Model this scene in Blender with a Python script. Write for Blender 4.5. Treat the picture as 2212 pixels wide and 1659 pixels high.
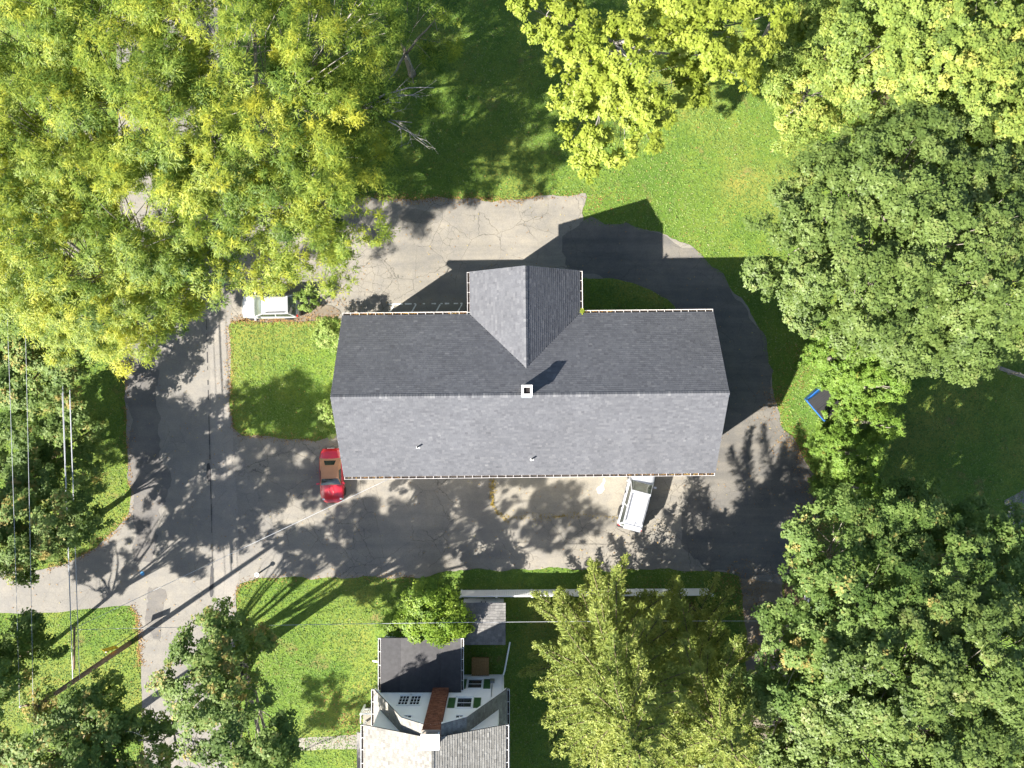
import bpy, math, random
import numpy as np
from mathutils import Vector, Matrix

# ------------------------------------------------------------------ scene, camera, light
S = bpy.context.scene
C = S.collection
for o in list(bpy.data.objects):
    bpy.data.objects.remove(o)
H, F = 52.5, 1550.0                       # drone height (m), focal length in survey pixels
cam = bpy.data.cameras.new('camera'); cam.sensor_fit = 'HORIZONTAL'; cam.sensor_width = 36
cam.lens = 18 * F / 1106.0; cam.clip_start = 0.5; cam.clip_end = 2000
camo = bpy.data.objects.new('camera', cam); C.objects.link(camo); camo.location = (0, 0, H)
S.camera = camo
SUN_EL, SUN_AZ = math.radians(35.5), math.radians(34.4)     # shadows fall towards +x, +y
sun_dir = Vector((math.cos(SUN_AZ) * math.cos(SUN_EL), math.sin(SUN_AZ) * math.cos(SUN_EL), -math.sin(SUN_EL)))
W = bpy.data.worlds.new('World'); S.world = W; W.use_nodes = True
nt = W.node_tree; nt.nodes.clear()
sky = nt.nodes.new('ShaderNodeTexSky'); sky.sky_type = 'NISHITA'; sky.sun_disc = False
sky.sun_elevation = SUN_EL; sky.sun_rotation = math.atan2(-sun_dir.x, -sun_dir.y)
bg = nt.nodes.new('ShaderNodeBackground'); bg.inputs[1].default_value = 0.063
wo = nt.nodes.new('ShaderNodeOutputWorld')
nt.links.new(sky.outputs[0], bg.inputs[0]); nt.links.new(bg.outputs[0], wo.inputs[0])
sl = bpy.data.lights.new('sun', 'SUN'); sl.energy = 5.0; sl.angle = math.radians(0.53); sl.color = (1.0, 0.945, 0.85)
so = bpy.data.objects.new('sun', sl); C.objects.link(so); so.location = (-60, -45, 60)
so.rotation_euler = sun_dir.to_track_quat('-Z', 'Y').to_euler()
vs = S.view_settings; vs.view_transform = 'Standard'; vs.look = 'None'; vs.exposure = 2.05; vs.gamma = 1.0
vs.use_curve_mapping = False
S.cycles.adaptive_threshold = 0.025; S.cycles.max_bounces = 5; S.cycles.diffuse_bounces = 2; S.cycles.glossy_bounces = 2
S.cycles.transmission_bounces = 3; S.cycles.transparent_max_bounces = 4
S.cycles.use_denoising = True
S.cycles.sample_clamp_indirect = 6.0

rnd = random.Random(7)
def at(px, py, z=0.0):
    """survey pixel (2212 wide plan picture) -> world point at height z"""
    k = (H - z) / F
    return Vector(((px - 1106) * k, (830 - py) * k, z))
def xy(px, py, z=0.0):
    p = at(px, py, z); return (p.x, p.y)

# ------------------------------------------------------------------ object helpers
def link(name, data, parent=None, loc=None):
    o = bpy.data.objects.new(name, data); C.objects.link(o)
    if parent is not None: o.parent = parent
    if loc is not None: o.location = loc
    return o
def tag(o, label=None, cat=None, group=None, kind=None):
    if label: o['label'] = label
    if cat: o['category'] = cat
    if group: o['group'] = group
    if kind: o['kind'] = kind
    return o
def thing(name, label, cat, loc=(0, 0, 0), rz=0.0, group=None):
    o = link(name, None, None, loc); o.rotation_euler = (0, 0, rz); o.empty_display_size = 0.3
    return tag(o, label, cat, group)
class MB:
    """collects shapes for one mesh object"""
    def __init__(s): s.v = []; s.f = []; s.t = []; s.ct = 0.5
    def add(s, vs, fs, M=None):
        b = len(s.v)
        if M is not None: vs = [M @ Vector(p) for p in vs]
        s.v += [tuple(p) for p in vs]
        s.f += [tuple(i + b for i in f) for f in fs]
        s.t += [s.ct] * len(fs)
        return s
    def box(s, x0, x1, y0, y1, z0, z1, M=None):
        return s.add([(x0, y0, z0), (x1, y0, z0), (x1, y1, z0), (x0, y1, z0), (x0, y0, z1), (x1, y0, z1), (x1, y1, z1), (x0, y1, z1)],
                     [(0, 3, 2, 1), (4, 5, 6, 7), (0, 1, 5, 4), (1, 2, 6, 5), (2, 3, 7, 6), (3, 0, 4, 7)], M)
    def prism(s, pts, z0, z1, M=None):
        n = len(pts)
        return s.add([(p[0], p[1], z0) for p in pts] + [(p[0], p[1], z1) for p in pts],
                     [tuple(range(n - 1, -1, -1)), tuple(range(n, 2 * n))] + [(i, (i + 1) % n, n + (i + 1) % n, n + i) for i in range(n)], M)
    def slab(s, pts, n, t):
        """planar polygon (3D, counter-clockwise seen from n) thickened downwards by t"""
        n = Vector(n).normalized(); k = len(pts); P = [Vector(p) for p in pts]
        return s.add(P + [p - n * t for p in P], [tuple(range(k)), tuple(range(2 * k - 1, k - 1, -1))] + [(i, k + i, k + (i + 1) % k, (i + 1) % k) for i in range(k)])
    def tube(s, path, rad, sides=6, caps=True):
        P = [Vector(p) for p in path]; n = len(P)
        R = rad if isinstance(rad, (list, tuple)) else [rad] * n
        vs, fs = [], []
        up = Vector((0.13, 0.27, 0.95))
        for i, p in enumerate(P):
            d = (P[min(i + 1, n - 1)] - P[max(i - 1, 0)])
            d = d.normalized() if d.length > 1e-6 else Vector((0, 0, 1))
            a = d.cross(up)
            if a.length < 1e-3: a = d.cross(Vector((1, 0, 0)))
            a.normalize(); b = d.cross(a)
            for k in range(sides):
                an = 2 * math.pi * k / sides
                vs.append(p + (a * math.cos(an) + b * math.sin(an)) * R[i])
        for i in range(n - 1):
            for k in range(sides):
                k2 = (k + 1) % sides
                fs.append((i * sides + k, i * sides + k2, (i + 1) * sides + k2, (i + 1) * sides + k))
        if caps:
            fs.append(tuple(range(sides - 1, -1, -1))); fs.append(tuple((n - 1) * sides + k for k in range(sides)))
        return s.add(vs, fs)
    def lathe(s, prof, sides=16, M=None):
        vs, fs = [], []; n = len(prof)
        for r, z in prof:
            for k in range(sides):
                a = 2 * math.pi * k / sides; vs.append((r * math.cos(a), r * math.sin(a), z))
        for i in range(n - 1):
            for k in range(sides):
                k2 = (k + 1) % sides
                fs.append((i * sides + k, i * sides + k2, (i + 1) * sides + k2, (i + 1) * sides + k))
        fs.append(tuple(range(sides - 1, -1, -1))); fs.append(tuple((n - 1) * sides + k for k in range(sides)))
        return s.add(vs, fs, M)
    def grid(s, p00, p10, p11, p01, nu=6, nv=6, bulge=0.0, off=0.0):
        p00, p10, p11, p01 = map(Vector, (p00, p10, p11, p01))
        nrm = (p10 - p00).cross(p01 - p00).normalized()
        vs, fs = [], []
        for j in range(nv + 1):
            for i in range(nu + 1):
                u, v = i / nu, j / nv
                p = (p00 * (1 - u) + p10 * u) * (1 - v) + (p01 * (1 - u) + p11 * u) * v
                vs.append(p + nrm * (off + bulge * 16 * u * (1 - u) * v * (1 - v)))
        for j in range(nv):
            for i in range(nu):
                a = j * (nu + 1) + i
                fs.append((a, a + 1, a + nu + 2, a + nu + 1))
        return s.add(vs, fs)
    def mesh(s, name, mat, smooth=False):
        m = bpy.data.meshes.new(name); m.from_pydata(s.v, [], s.f)
        if mat is not None: m.materials.append(mat)
        if smooth: m.polygons.foreach_set('use_smooth', [True] * len(m.polygons))
        a = m.attributes.new('tint', 'FLOAT', 'FACE'); a.data.foreach_set('value', s.t)
        m.update(); return m
    def build(s, name, mat, parent=None, smooth=False, loc=None):
        return link(name, s.mesh(name, mat, smooth), parent, loc)
def np_mesh(name, V, n_per, mat, tint=None):
    """numpy mesh of many n_per-gons that share no vertices"""
    V = np.ascontiguousarray(V.reshape(-1, 3), np.float32); nf = len(V) // n_per
    m = bpy.data.meshes.new(name)
    m.vertices.add(len(V)); m.vertices.foreach_set('co', V.ravel())
    m.loops.add(len(V)); m.loops.foreach_set('vertex_index', np.arange(len(V), dtype=np.int32))
    m.polygons.add(nf); m.polygons.foreach_set('loop_start', np.arange(0, len(V), n_per, dtype=np.int32))
    m.polygons.foreach_set('loop_total', np.full(nf, n_per, np.int32))
    if tint is not None:
        a = m.attributes.new('tint', 'FLOAT', 'FACE'); a.data.foreach_set('value', np.ascontiguousarray(tint, np.float32))
    m.materials.append(mat); m.update(calc_edges=True); return m

# ------------------------------------------------------------------ materials
def nodes(name):
    m = bpy.data.materials.new(name); m.use_nodes = True; t = m.node_tree
    return m, t, t.nodes['Principled BSDF'], t.nodes['Material Output']
def setp(b, rough=0.6, spec=0.3, metal=0.0):
    b.inputs['Roughness'].default_value = rough; b.inputs['Specular IOR Level'].default_value = spec; b.inputs['Metallic'].default_value = metal
def pos(t):
    return t.nodes.new('ShaderNodeNewGeometry').outputs['Position']
def noise(t, vec, scale, detail=4, rough=0.55, w=None):
    n = t.nodes.new('ShaderNodeTexNoise'); n.inputs['Scale'].default_value = scale
    n.inputs['Detail'].default_value = detail; n.inputs['Roughness'].default_value = rough
    if vec is not None: t.links.new(vec, n.inputs['Vector'])
    return n
def ramp(t, fac, stops):
    r = t.nodes.new('ShaderNodeValToRGB'); e = r.color_ramp.elements
    while len(e) < len(stops): e.new(0.5)
    for i, (p, c) in enumerate(stops):
        e[i].position = p; e[i].color = (*c, 1) if len(c) == 3 else c
    t.links.new(fac, r.inputs[0]); return r.outputs[0]
def mixc(t, fac, a, b, mode='MIX'):
    n = t.nodes.new('ShaderNodeMix'); n.data_type = 'RGBA'; n.blend_type = mode
    for s, v in ((n.inputs[0], fac), (n.inputs[6], a), (n.inputs[7], b)):
        if isinstance(v, (int, float)): s.default_value = v
        elif isinstance(v, tuple): s.default_value = (*v, 1)
        else: t.links.new(v, s)
    return n.outputs[2]
def mth(t, op, a, b=0.0):
    n = t.nodes.new('ShaderNodeMath'); n.operation = op
    for s, v in ((n.inputs[0], a), (n.inputs[1], b)):
        if isinstance(v, (int, float)): s.default_value = v
        else: t.links.new(v, s)
    return n.outputs[0]
def bump(t, b, h, strength=0.3, dist=0.02):
    n = t.nodes.new('ShaderNodeBump'); n.inputs['Strength'].default_value = strength; n.inputs['Distance'].default_value = dist
    t.links.new(h, n.inputs['Height']); t.links.new(n.outputs[0], b.inputs['Normal'])
def plain(name, col, rough=0.6, spec=0.3, metal=0.0, var=0.12, scale=3.0, coat=0.0):
    m, t, b, o = nodes(name); setp(b, rough, spec, metal)
    tc = t.nodes.new('ShaderNodeTexCoord').outputs['Object']
    n = noise(t, tc, scale, 5)
    c = ramp(t, n.outputs[0], [(0.25, tuple(x * (1 - var) for x in col)), (0.75, tuple(min(1, x * (1 + var)) for x in col))])
    t.links.new(c, b.inputs['Base Color'])
    if coat: b.inputs['Coat Weight'].default_value = coat; b.inputs['Coat Roughness'].default_value = 0.05
    return m
def tinted(name, stops, rough=0.7, spec=0.3, grain=0.15, gscale=25.0, bmp=0.0):
    """colour from the per-face tint attribute, with grain"""
    m, t, b, o = nodes(name); setp(b, rough, spec)
    a = t.nodes.new('ShaderNodeAttribute'); a.attribute_name = 'tint'
    c = ramp(t, a.outputs['Fac'], stops)
    n = noise(t, pos(t), gscale, 3)
    g = ramp(t, n.outputs[0], [(0.3, (1 - grain,) * 3), (0.7, (1 + grain,) * 3)])
    n2 = noise(t, pos(t), 0.5, 3)
    g2 = ramp(t, n2.outputs[0], [(0.3, (0.92,) * 3), (0.7, (1.06,) * 3)])
    t.links.new(mixc(t, 1.0, mixc(t, 1.0, c, g, 'MULTIPLY'), g2, 'MULTIPLY'), b.inputs['Base Color'])
    if bmp: bump(t, b, n.outputs[0], bmp, 0.01)
    return m
def foliage(name, stops, trans=0.35, spec=0.25, rough=0.5):
    m, t, b, o = nodes(name); setp(b, rough, spec)
    a = t.nodes.new('ShaderNodeAttribute'); a.attribute_name = 'tint'
    c = ramp(t, a.outputs['Fac'], stops)
    t.links.new(c, b.inputs['Base Color'])
    tr = t.nodes.new('ShaderNodeBsdfTranslucent')
    t.links.new(mixc(t, 1.0, c, (1.25, 1.15, 0.6), 'MULTIPLY'), tr.inputs['Color'])
    mx = t.nodes.new('ShaderNodeMixShader'); mx.inputs[0].default_value = trans
    t.links.new(b.outputs[0], mx.inputs[1]); t.links.new(tr.outputs[0], mx.inputs[2]); t.links.new(mx.outputs[0], o.inputs[0])
    return m
def asphalt(name, lo, hi, crack=0.6, cscale=1.6, stain=0.5, rough=0.85):
    m, t, b, o = nodes(name); setp(b, rough, 0.25); p = pos(t)
    big = noise(t, p, 0.16, 5, 0.6); mid = noise(t, p, 1.1, 5, 0.6); fine = noise(t, p, 14, 3, 0.7)
    c = ramp(t, big.outputs[0], [(0.3, lo), (0.65, hi)])
    c = mixc(t, 1.0, c, ramp(t, mid.outputs[0], [(0.3, (0.86, 0.87, 0.9)), (0.7, (1.06, 1.04, 1.0))]), 'MULTIPLY')
    c = mixc(t, 1.0, c, ramp(t, fine.outputs[0], [(0.3, (0.86,) * 3), (0.7, (1.12,) * 3)]), 'MULTIPLY')
    # stretched tyre-worn streaks
    mp = t.nodes.new('ShaderNodeMapping'); mp.inputs['Scale'].default_value = (0.12, 1.3, 1); t.links.new(p, mp.inputs[0])
    st = noise(t, mp.outputs[0], 0.9, 4)
    c = mixc(t, stain, c, mixc(t, 1.0, c, ramp(t, st.outputs[0], [(0.38, (0.74, 0.75, 0.78)), (0.6, (1.08, 1.06, 1.03))]), 'MULTIPLY'))
    # cracks
    wob = noise(t, p, 2.2, 3)
    vm = t.nodes.new('ShaderNodeVectorMath'); vm.operation = 'SCALE'; vm.inputs[3].default_value = 0.35; t.links.new(wob.outputs[1], vm.inputs[0])
    va = t.nodes.new('ShaderNodeVectorMath'); va.operation = 'ADD'; t.links.new(p, va.inputs[0]); t.links.new(vm.outputs[0], va.inputs[1])
    hsum = fine.outputs[0]
    for sc, wd, cut in ((cscale, 0.022, 0.50), (0.42, 0.008, 0.40)):
        vo = t.nodes.new('ShaderNodeTexVoronoi'); vo.feature = 'DISTANCE_TO_EDGE'; vo.inputs['Scale'].default_value = sc
        t.links.new(va.outputs[0], vo.inputs['Vector'])
        line = ramp(t, vo.outputs['Distance'], [(0.0, (1, 1, 1)), (wd, (0, 0, 0))])
        where = noise(t, p, 0.23, 3, 0.6)
        k = mth(t, 'MULTIPLY', line, ramp(t, where.outputs[0], [(cut, (0, 0, 0)), (cut + 0.1, (1, 1, 1))]))
        k = mth(t, 'MULTIPLY', k, crack)
        c = mixc(t, k, c, (0.055, 0.05, 0.042))
        hsum = mth(t, 'SUBTRACT', hsum, mth(t, 'MULTIPLY', k, 2.0))
    t.links.new(c, b.inputs['Base Color']); bump(t, b, hsum, 0.4, 0.012)
    return m
def grassmat(name):
    m, t, b, o = nodes(name); setp(b, 0.9, 0.1); p = pos(t)
    big = noise(t, p, 0.11, 4, 0.6); mid = noise(t, p, 0.7, 5, 0.65); fine = noise(t, p, 9.0, 3, 0.75)
    c = ramp(t, big.outputs[0], [(0.28, (0.06, 0.122, 0.02)), (0.48, (0.108, 0.166, 0.028)), (0.64, (0.165, 0.185, 0.042))])
    c = mixc(t, 1.0, c, ramp(t, mid.outputs[0], [(0.3, (0.75, 0.82, 0.8)), (0.5, (1, 1, 1)), (0.72, (1.3, 1.1, 1.15))]), 'MULTIPLY')
    c = mixc(t, 1.0, c, ramp(t, fine.outputs[0], [(0.3, (0.6, 0.65, 0.6)), (0.7, (1.3, 1.25, 1.2))]), 'MULTIPLY')
    bare = noise(t, p, 0.33, 6, 0.7)
    c = mixc(t, ramp(t, bare.outputs[0], [(0.60, (0, 0, 0)), (0.72, (0.75,) * 3)]), c, (0.19, 0.125, 0.065))
    t.links.new(c, b.inputs['Base Color']); bump(t, b, fine.outputs[0], 0.8, 0.05)
    return m

M = {}
M['grass'] = grassmat('grass')
M['asphalt'] = asphalt('old_asphalt', (0.154, 0.145, 0.129), (0.230, 0.212, 0.181), crack=0.8)
M['road'] = asphalt('road_asphalt', (0.152, 0.144, 0.132), (0.200, 0.188, 0.168), crack=0.35, cscale=1.0, stain=0.2)
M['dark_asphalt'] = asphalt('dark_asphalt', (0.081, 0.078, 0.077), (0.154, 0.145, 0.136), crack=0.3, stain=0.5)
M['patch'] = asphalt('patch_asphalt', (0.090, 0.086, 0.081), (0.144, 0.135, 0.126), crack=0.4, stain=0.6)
M['patch2'] = asphalt('faint_patch', (0.12, 0.112, 0.1), (0.18, 0.165, 0.14), crack=0.6, stain=0.6)
M['gravel'] = asphalt('worn_gravel', (0.122, 0.099, 0.072), (0.205, 0.175, 0.137), crack=0.3, stain=0.6)
M['soil'] = asphalt('bare_soil', (0.104, 0.072, 0.040), (0.160, 0.116, 0.068), crack=0.0, stain=0.4)
M['concrete'] = asphalt('concrete', (0.171, 0.161, 0.137), (0.226, 0.212, 0.181), crack=0.25, cscale=0.5, stain=0.3)
M['apron'] = asphalt('apron_asphalt', (0.172, 0.160, 0.136), (0.244, 0.224, 0.186), crack=0.3, cscale=0.5, stain=0.4)
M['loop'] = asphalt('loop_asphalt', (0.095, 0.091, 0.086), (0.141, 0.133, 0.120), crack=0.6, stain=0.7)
M['tar'] = plain('tar', (0.035, 0.034, 0.036), 0.7)
M['paint'] = plain('worn_white_paint', (0.68, 0.67, 0.63), 0.7, var=0.15, scale=6)
M['litter'] = tinted('leaf_litter', [(0, (0.097, 0.054, 0.027)), (0.35, (0.201, 0.107, 0.044)), (0.7, (0.291, 0.179, 0.066)), (1, (0.339, 0.303, 0.099))], 0.8, 0.1)
M['blade'] = tinted('grass_blade', [(0, (0.049, 0.103, 0.024)), (0.5, (0.107, 0.176, 0.040)), (0.85, (0.167, 0.216, 0.063)), (1, (0.199, 0.207, 0.104))], 0.8, 0.15, 0.2, 3.0)
M['weed'] = tinted('dry_weed', [(0, (0.144, 0.104, 0.016)), (1, (0.304, 0.216, 0.040))], 0.8, 0.1)
M['shingle'] = tinted('grey_shingle', [(0, (0.057, 0.058, 0.067)), (0.5, (0.083, 0.086, 0.097)), (0.85, (0.108, 0.110, 0.120)), (1, (0.130, 0.132, 0.141))], 0.85, 0.2, 0.16, 30, 0.3)
M['old_shingle'] = tinted('weathered_shingle', [(0, (0.113, 0.106, 0.094)), (0.5, (0.203, 0.196, 0.181)), (1, (0.302, 0.294, 0.271))], 0.85, 0.2, 0.2, 18, 0.3)
M['shed_shingle'] = tinted('shed_shingle', [(0, (0.085, 0.083, 0.083)), (0.5, (0.145, 0.140, 0.136)), (1, (0.230, 0.221, 0.212))], 0.85, 0.2, 0.2, 18, 0.3)
M['deck'] = plain('roof_underlay', (0.05, 0.05, 0.052), 0.9)
M['white'] = plain('white_paint', (0.84, 0.84, 0.83), 0.5, var=0.04, scale=1.5)
M['siding'] = plain('pale_siding', (0.62, 0.60, 0.54), 0.6, var=0.05)
M['gutter_white'] = plain('gutter_white', (0.55, 0.52, 0.50), 0.5, var=0.2, scale=1.2)
M['gutter_in'] = plain('gutter_dirt', (0.05, 0.04, 0.033), 0.9, var=0.5, scale=8)
M['glass'] = plain('window_glass', (0.035, 0.04, 0.045), 0.08, 0.6, var=0.3)
M['green'] = plain('green_shutter', (0.045, 0.115, 0.035), 0.55)
M['membrane'] = tinted('black_membrane', [(0, (0.028, 0.027, 0.031)), (1, (0.05, 0.048, 0.05))], 0.6, 0.4, 0.2, 4)
M['brick'] = tinted('red_brick', [(0, (0.11, 0.045, 0.03)), (0.5, (0.18, 0.07, 0.042)), (1, (0.27, 0.115, 0.07))], 0.85, 0.15, 0.25, 20)
M['mortar'] = plain('mortar', (0.25, 0.22, 0.19), 0.9)
M['soot'] = plain('soot', (0.012, 0.01, 0.01), 0.95)
M['metal'] = plain('grey_metal', (0.45, 0.46, 0.47), 0.4, 0.5, 0.8)
M['pole'] = plain('pole_wood', (0.153, 0.108, 0.077), 0.85, var=0.3, scale=6)
M['wood'] = plain('deck_wood', (0.315, 0.188, 0.083), 0.75, var=0.3, scale=9)
M['wire'] = plain('pale_cable', (0.346, 0.357, 0.380), 0.45, 0.4)
M['bark'] = plain('grey_bark', (0.20, 0.18, 0.15), 0.9, var=0.35, scale=4)
M['pale_bark'] = plain('pale_bark', (0.224, 0.207, 0.185), 0.9, var=0.3, scale=4)
M['dark_bark'] = plain('mossy_bark', (0.105, 0.085, 0.045), 0.9, var=0.45, scale=4)
M['yellow'] = plain('sign_yellow', (0.605, 0.351, 0.019), 0.45, 0.4)
M['black'] = plain('black_plastic', (0.022, 0.022, 0.024), 0.45, 0.4)
M['rubber'] = plain('tyre_rubber', (0.02, 0.02, 0.02), 0.85)
M['blue'] = plain('blue_steel', (0.02, 0.11, 0.36), 0.4, 0.5, var=0.25)
M['bluep'] = plain('blue_marking', (0.05, 0.22, 0.42), 0.6)
M['red_paint'] = plain('red_car_paint', (0.42, 0.012, 0.022), 0.25, 0.5, var=0.05, coat=1.0)
M['white_paint'] = plain('white_car_paint', (0.332, 0.336, 0.346), 0.25, 0.5, var=0.02, coat=1.0)
M['silver_paint'] = plain('silver_car_paint', (0.358, 0.369, 0.399), 0.3, 0.5, 0.15, var=0.02, coat=0.8)
M['tan'] = plain('tan_canvas', (0.336, 0.176, 0.104), 0.8, 0.2, var=0.08)
M['car_glass'] = plain('car_glass', (0.03, 0.036, 0.034), 0.04, 0.8, var=0.4, scale=2.5)
M['green_glass'] = plain('greenish_glass', (0.075, 0.09, 0.075), 0.05, 0.8, var=0.5, scale=1.6)
M['lamp_red'] = plain('red_lamp', (0.45, 0.03, 0.02), 0.2, 0.6)
M['lamp_clear'] = plain('clear_lamp', (0.7, 0.7, 0.7), 0.12, 0.8)
def vinylmat():
    m, t, b, o = nodes('white_vinyl'); setp(b, 0.4, 0.4); b.inputs['Base Color'].default_value = (0.88, 0.88, 0.88, 1)
    tr = t.nodes.new('ShaderNodeBsdfTranslucent'); tr.inputs[0].default_value = (0.9, 0.9, 0.9, 1)
    mx = t.nodes.new('ShaderNodeMixShader'); mx.inputs[0].default_value = 0.5
    t.links.new(b.outputs[0], mx.inputs[1]); t.links.new(tr.outputs[0], mx.inputs[2]); t.links.new(mx.outputs[0], o.inputs[0]); return m
M['vinyl'] = vinylmat()
M['locust'] = foliage('locust_leaf', [(0, (0.045, 0.102, 0.021)), (0.35, (0.150, 0.228, 0.036)), (0.65, (0.272, 0.336, 0.051)), (1, (0.414, 0.420, 0.051))], 0.50)
M['yellow_maple'] = foliage('yellow_maple_leaf', [(0, (0.089, 0.132, 0.016)), (0.5, (0.236, 0.296, 0.038)), (1, (0.339, 0.387, 0.069))], 0.45)
M['light_green'] = foliage('light_green_leaf', [(0, (0.069, 0.110, 0.026)), (0.5, (0.177, 0.247, 0.054)), (0.85, (0.284, 0.342, 0.077)), (1, (0.393, 0.384, 0.097))], 0.45)
M['maple'] = foliage('maple_leaf', [(0, (0.048, 0.078, 0.019)), (0.5, (0.119, 0.176, 0.043)), (0.94, (0.196, 0.254, 0.075)), (1, (0.208, 0.232, 0.079))], 0.42, 0.3)
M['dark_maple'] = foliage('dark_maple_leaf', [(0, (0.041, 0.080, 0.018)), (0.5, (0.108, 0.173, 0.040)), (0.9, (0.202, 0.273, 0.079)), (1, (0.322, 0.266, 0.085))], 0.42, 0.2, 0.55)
M['cedar'] = foliage('cedar_spray', [(0, (0.051, 0.098, 0.014)), (0.5, (0.124, 0.210, 0.032)), (0.93, (0.190, 0.277, 0.054)), (1, (0.262, 0.241, 0.054))], 0.35, 0.2)
M['larch'] = foliage('hemlock_spray', [(0, (0.064, 0.106, 0.025)), (0.5, (0.175, 0.225, 0.047)), (1, (0.305, 0.337, 0.087))], 0.40, 0.2)
M['bush'] = foliage('bush_leaf', [(0, (0.056, 0.117, 0.013)), (0.5, (0.136, 0.223, 0.021)), (1, (0.239, 0.321, 0.042))], 0.35)
M['shrub'] = foliage('shrub_leaf', [(0, (0.070, 0.126, 0.021)), (0.5, (0.154, 0.231, 0.042)), (1, (0.308, 0.364, 0.112))], 0.25)

# ------------------------------------------------------------------ ground sheets
def smooth_poly(pts, step=0.4, amp=0.06, seed=0, closed=True):
    r = np.random.RandomState(seed); out = []; n = len(pts); s = 0.0
    ph = r.rand(6) * 6.28
    for i in range(n):
        a, b = Vector(pts[i]), Vector(pts[(i + 1) % n]); d = b - a; L = d.length
        k = max(1, int(L / step)); nn = Vector((-d.y, d.x)).normalized() if L > 1e-6 else Vector((0, 0))
        for j in range(k):
            p = a + d * (j / k); q = s + L * j / k
            w = amp * (0.6 * math.sin(q * 0.9 + ph[0]) + 0.5 * math.sin(q * 2.3 + ph[1]) + 0.7 * (r.rand() - 0.5))
            out.append((p.x + nn.x * w, p.y + nn.y * w))
        s += L
    return out
def chaikin(pts, n=2):
    for _ in range(n):
        q = []
        for i in range(len(pts)):
            a, b = pts[i], pts[(i + 1) % len(pts)]
            q += [(a[0] * .75 + b[0] * .25, a[1] * .75 + b[1] * .25), (a[0] * .25 + b[0] * .75, a[1] * .25 + b[1] * .75)]
        pts = q
    return pts
def sheet(name, pts, z, mat, kind='structure', parent=None, thick=0.05, jit=0.06, seed=1, step=0.4):
    P = smooth_poly(pts, step, jit, seed) if jit else pts
    m = MB()
    n = len(P)
    m.add([(p[0], p[1], z) for p in P] + [(p[0], p[1], z - thick) for p in P],
          [tuple(range(n))] + [(i, n + i, n + (i + 1) % n, (i + 1) % n) for i in range(n)])
    o = m.build(name, mat, parent)
    if kind and parent is None: tag(o, kind=kind)
    if kind == 'stuff': tag(o, kind=kind)
    return o, P
def px(pts, z=0.0): return [xy(a, b, z) for a, b in pts]
g = MB(); g.add([(-400, -400, 0), (400, -400, 0), (400, 400, 0), (-400, 400, 0)], [(0, 1, 2, 3)])
tag(g.build('ground', M['grass']), kind='structure')

street_px = [(235, -700), (455, -700), (470, 0), (486, 420), (500, 690), (503, 940), (640, 1244), (560, 1250), (519, 1261), (511, 1280), (508, 1400), (500, 1659), (495, 2400),
             (322, 2400), (312, 1659), (304, 1440), (298, 1330), (283, 1308), (175, 1317), (70, 1326), (-60, 1326), (-700, 1322), (-700, 1240), (-60, 1238),
             (80, 1234), (150, 1214), (210, 1183), (252, 1143), (279, 1110), (283, 1060), (274, 950), (268, 790), (258, 400), (250, 0)]
drive_px = [(480, 432), (600, 436), (736, 431), (789, 426), (894, 431), (1034, 430), (1104, 434), (1174, 426), (1265, 418), (1270, 426), (1260, 460), (1259, 486), (1322, 491), (1397, 493),
            (1449, 514), (1487, 533), (1517, 562), (1556, 596), (1600, 645), (1640, 712), (1664, 790), (1669, 835), (1674, 884), (1694, 935), (1738, 985), (1768, 1060), (1762, 1150),
            (1735, 1225), (1690, 1262), (1640, 1255), (1560, 1232), (1382, 1232), (1098, 1229), (993, 1233), (899, 1246), (783, 1250), (643, 1246), (560, 1250), (470, 1250), (470, 690)]
street, street_p = sheet('road', px(street_px), 0.030, M['road'], seed=3, jit=0.05)
drive, drive_p = sheet('driveway', px(drive_px), 0.024, M['asphalt'], seed=4, jit=0.15, step=0.3)
# lawn islands (slightly raised turf) inside the asphalt
lawn_front_px = [(504, 697), (600, 695), (735, 694), (770, 694), (770, 945), (728, 940), (683, 951), (595, 946), (523, 941), (505, 925), (499, 868), (497, 702)]
lawn_back_px = [(1250, 600), (1322, 605), (1367, 612), (1404, 627), (1442, 645), (1457, 664), (1460, 700), (1250, 700)]
lawn_f, lawn_f_p = sheet('lawn', px(lawn_front_px), 0.075, M['grass'], seed=5, jit=0.09, step=0.25)
lawn_b, lawn_b_p = sheet('lawn', px(lawn_back_px), 0.070, M['grass'], seed=6, jit=0.09)
# dirt and older surface patches
def patch(name, pts, z, mat, seed, jit=0.1, parent=None, rounds=2):
    return sheet(name, chaikin(px(pts), rounds), z, mat, seed=seed, jit=jit, parent=parent, thick=0.012)[0]
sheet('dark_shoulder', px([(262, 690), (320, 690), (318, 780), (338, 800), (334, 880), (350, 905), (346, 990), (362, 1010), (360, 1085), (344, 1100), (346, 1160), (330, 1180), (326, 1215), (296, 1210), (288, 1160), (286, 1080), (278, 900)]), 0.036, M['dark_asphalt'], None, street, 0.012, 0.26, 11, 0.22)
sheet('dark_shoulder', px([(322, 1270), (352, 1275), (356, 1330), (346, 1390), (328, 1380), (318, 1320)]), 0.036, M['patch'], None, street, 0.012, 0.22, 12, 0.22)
patch('resurfaced_strip', [(452, 690), (498, 690), (503, 930), (520, 1230), (505, 1300), (465, 1300), (458, 1000)], 0.036, asphalt('strip_asphalt', (0.18, 0.17, 0.152), (0.22, 0.205, 0.186), 0.3, 1.2, 0.1), 12, 0.03, street, 0)
seam = [xy(446, 690), xy(449, 800), xy(453, 950), xy(457, 1100), xy(460, 1280)]
sm = MB()
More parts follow.
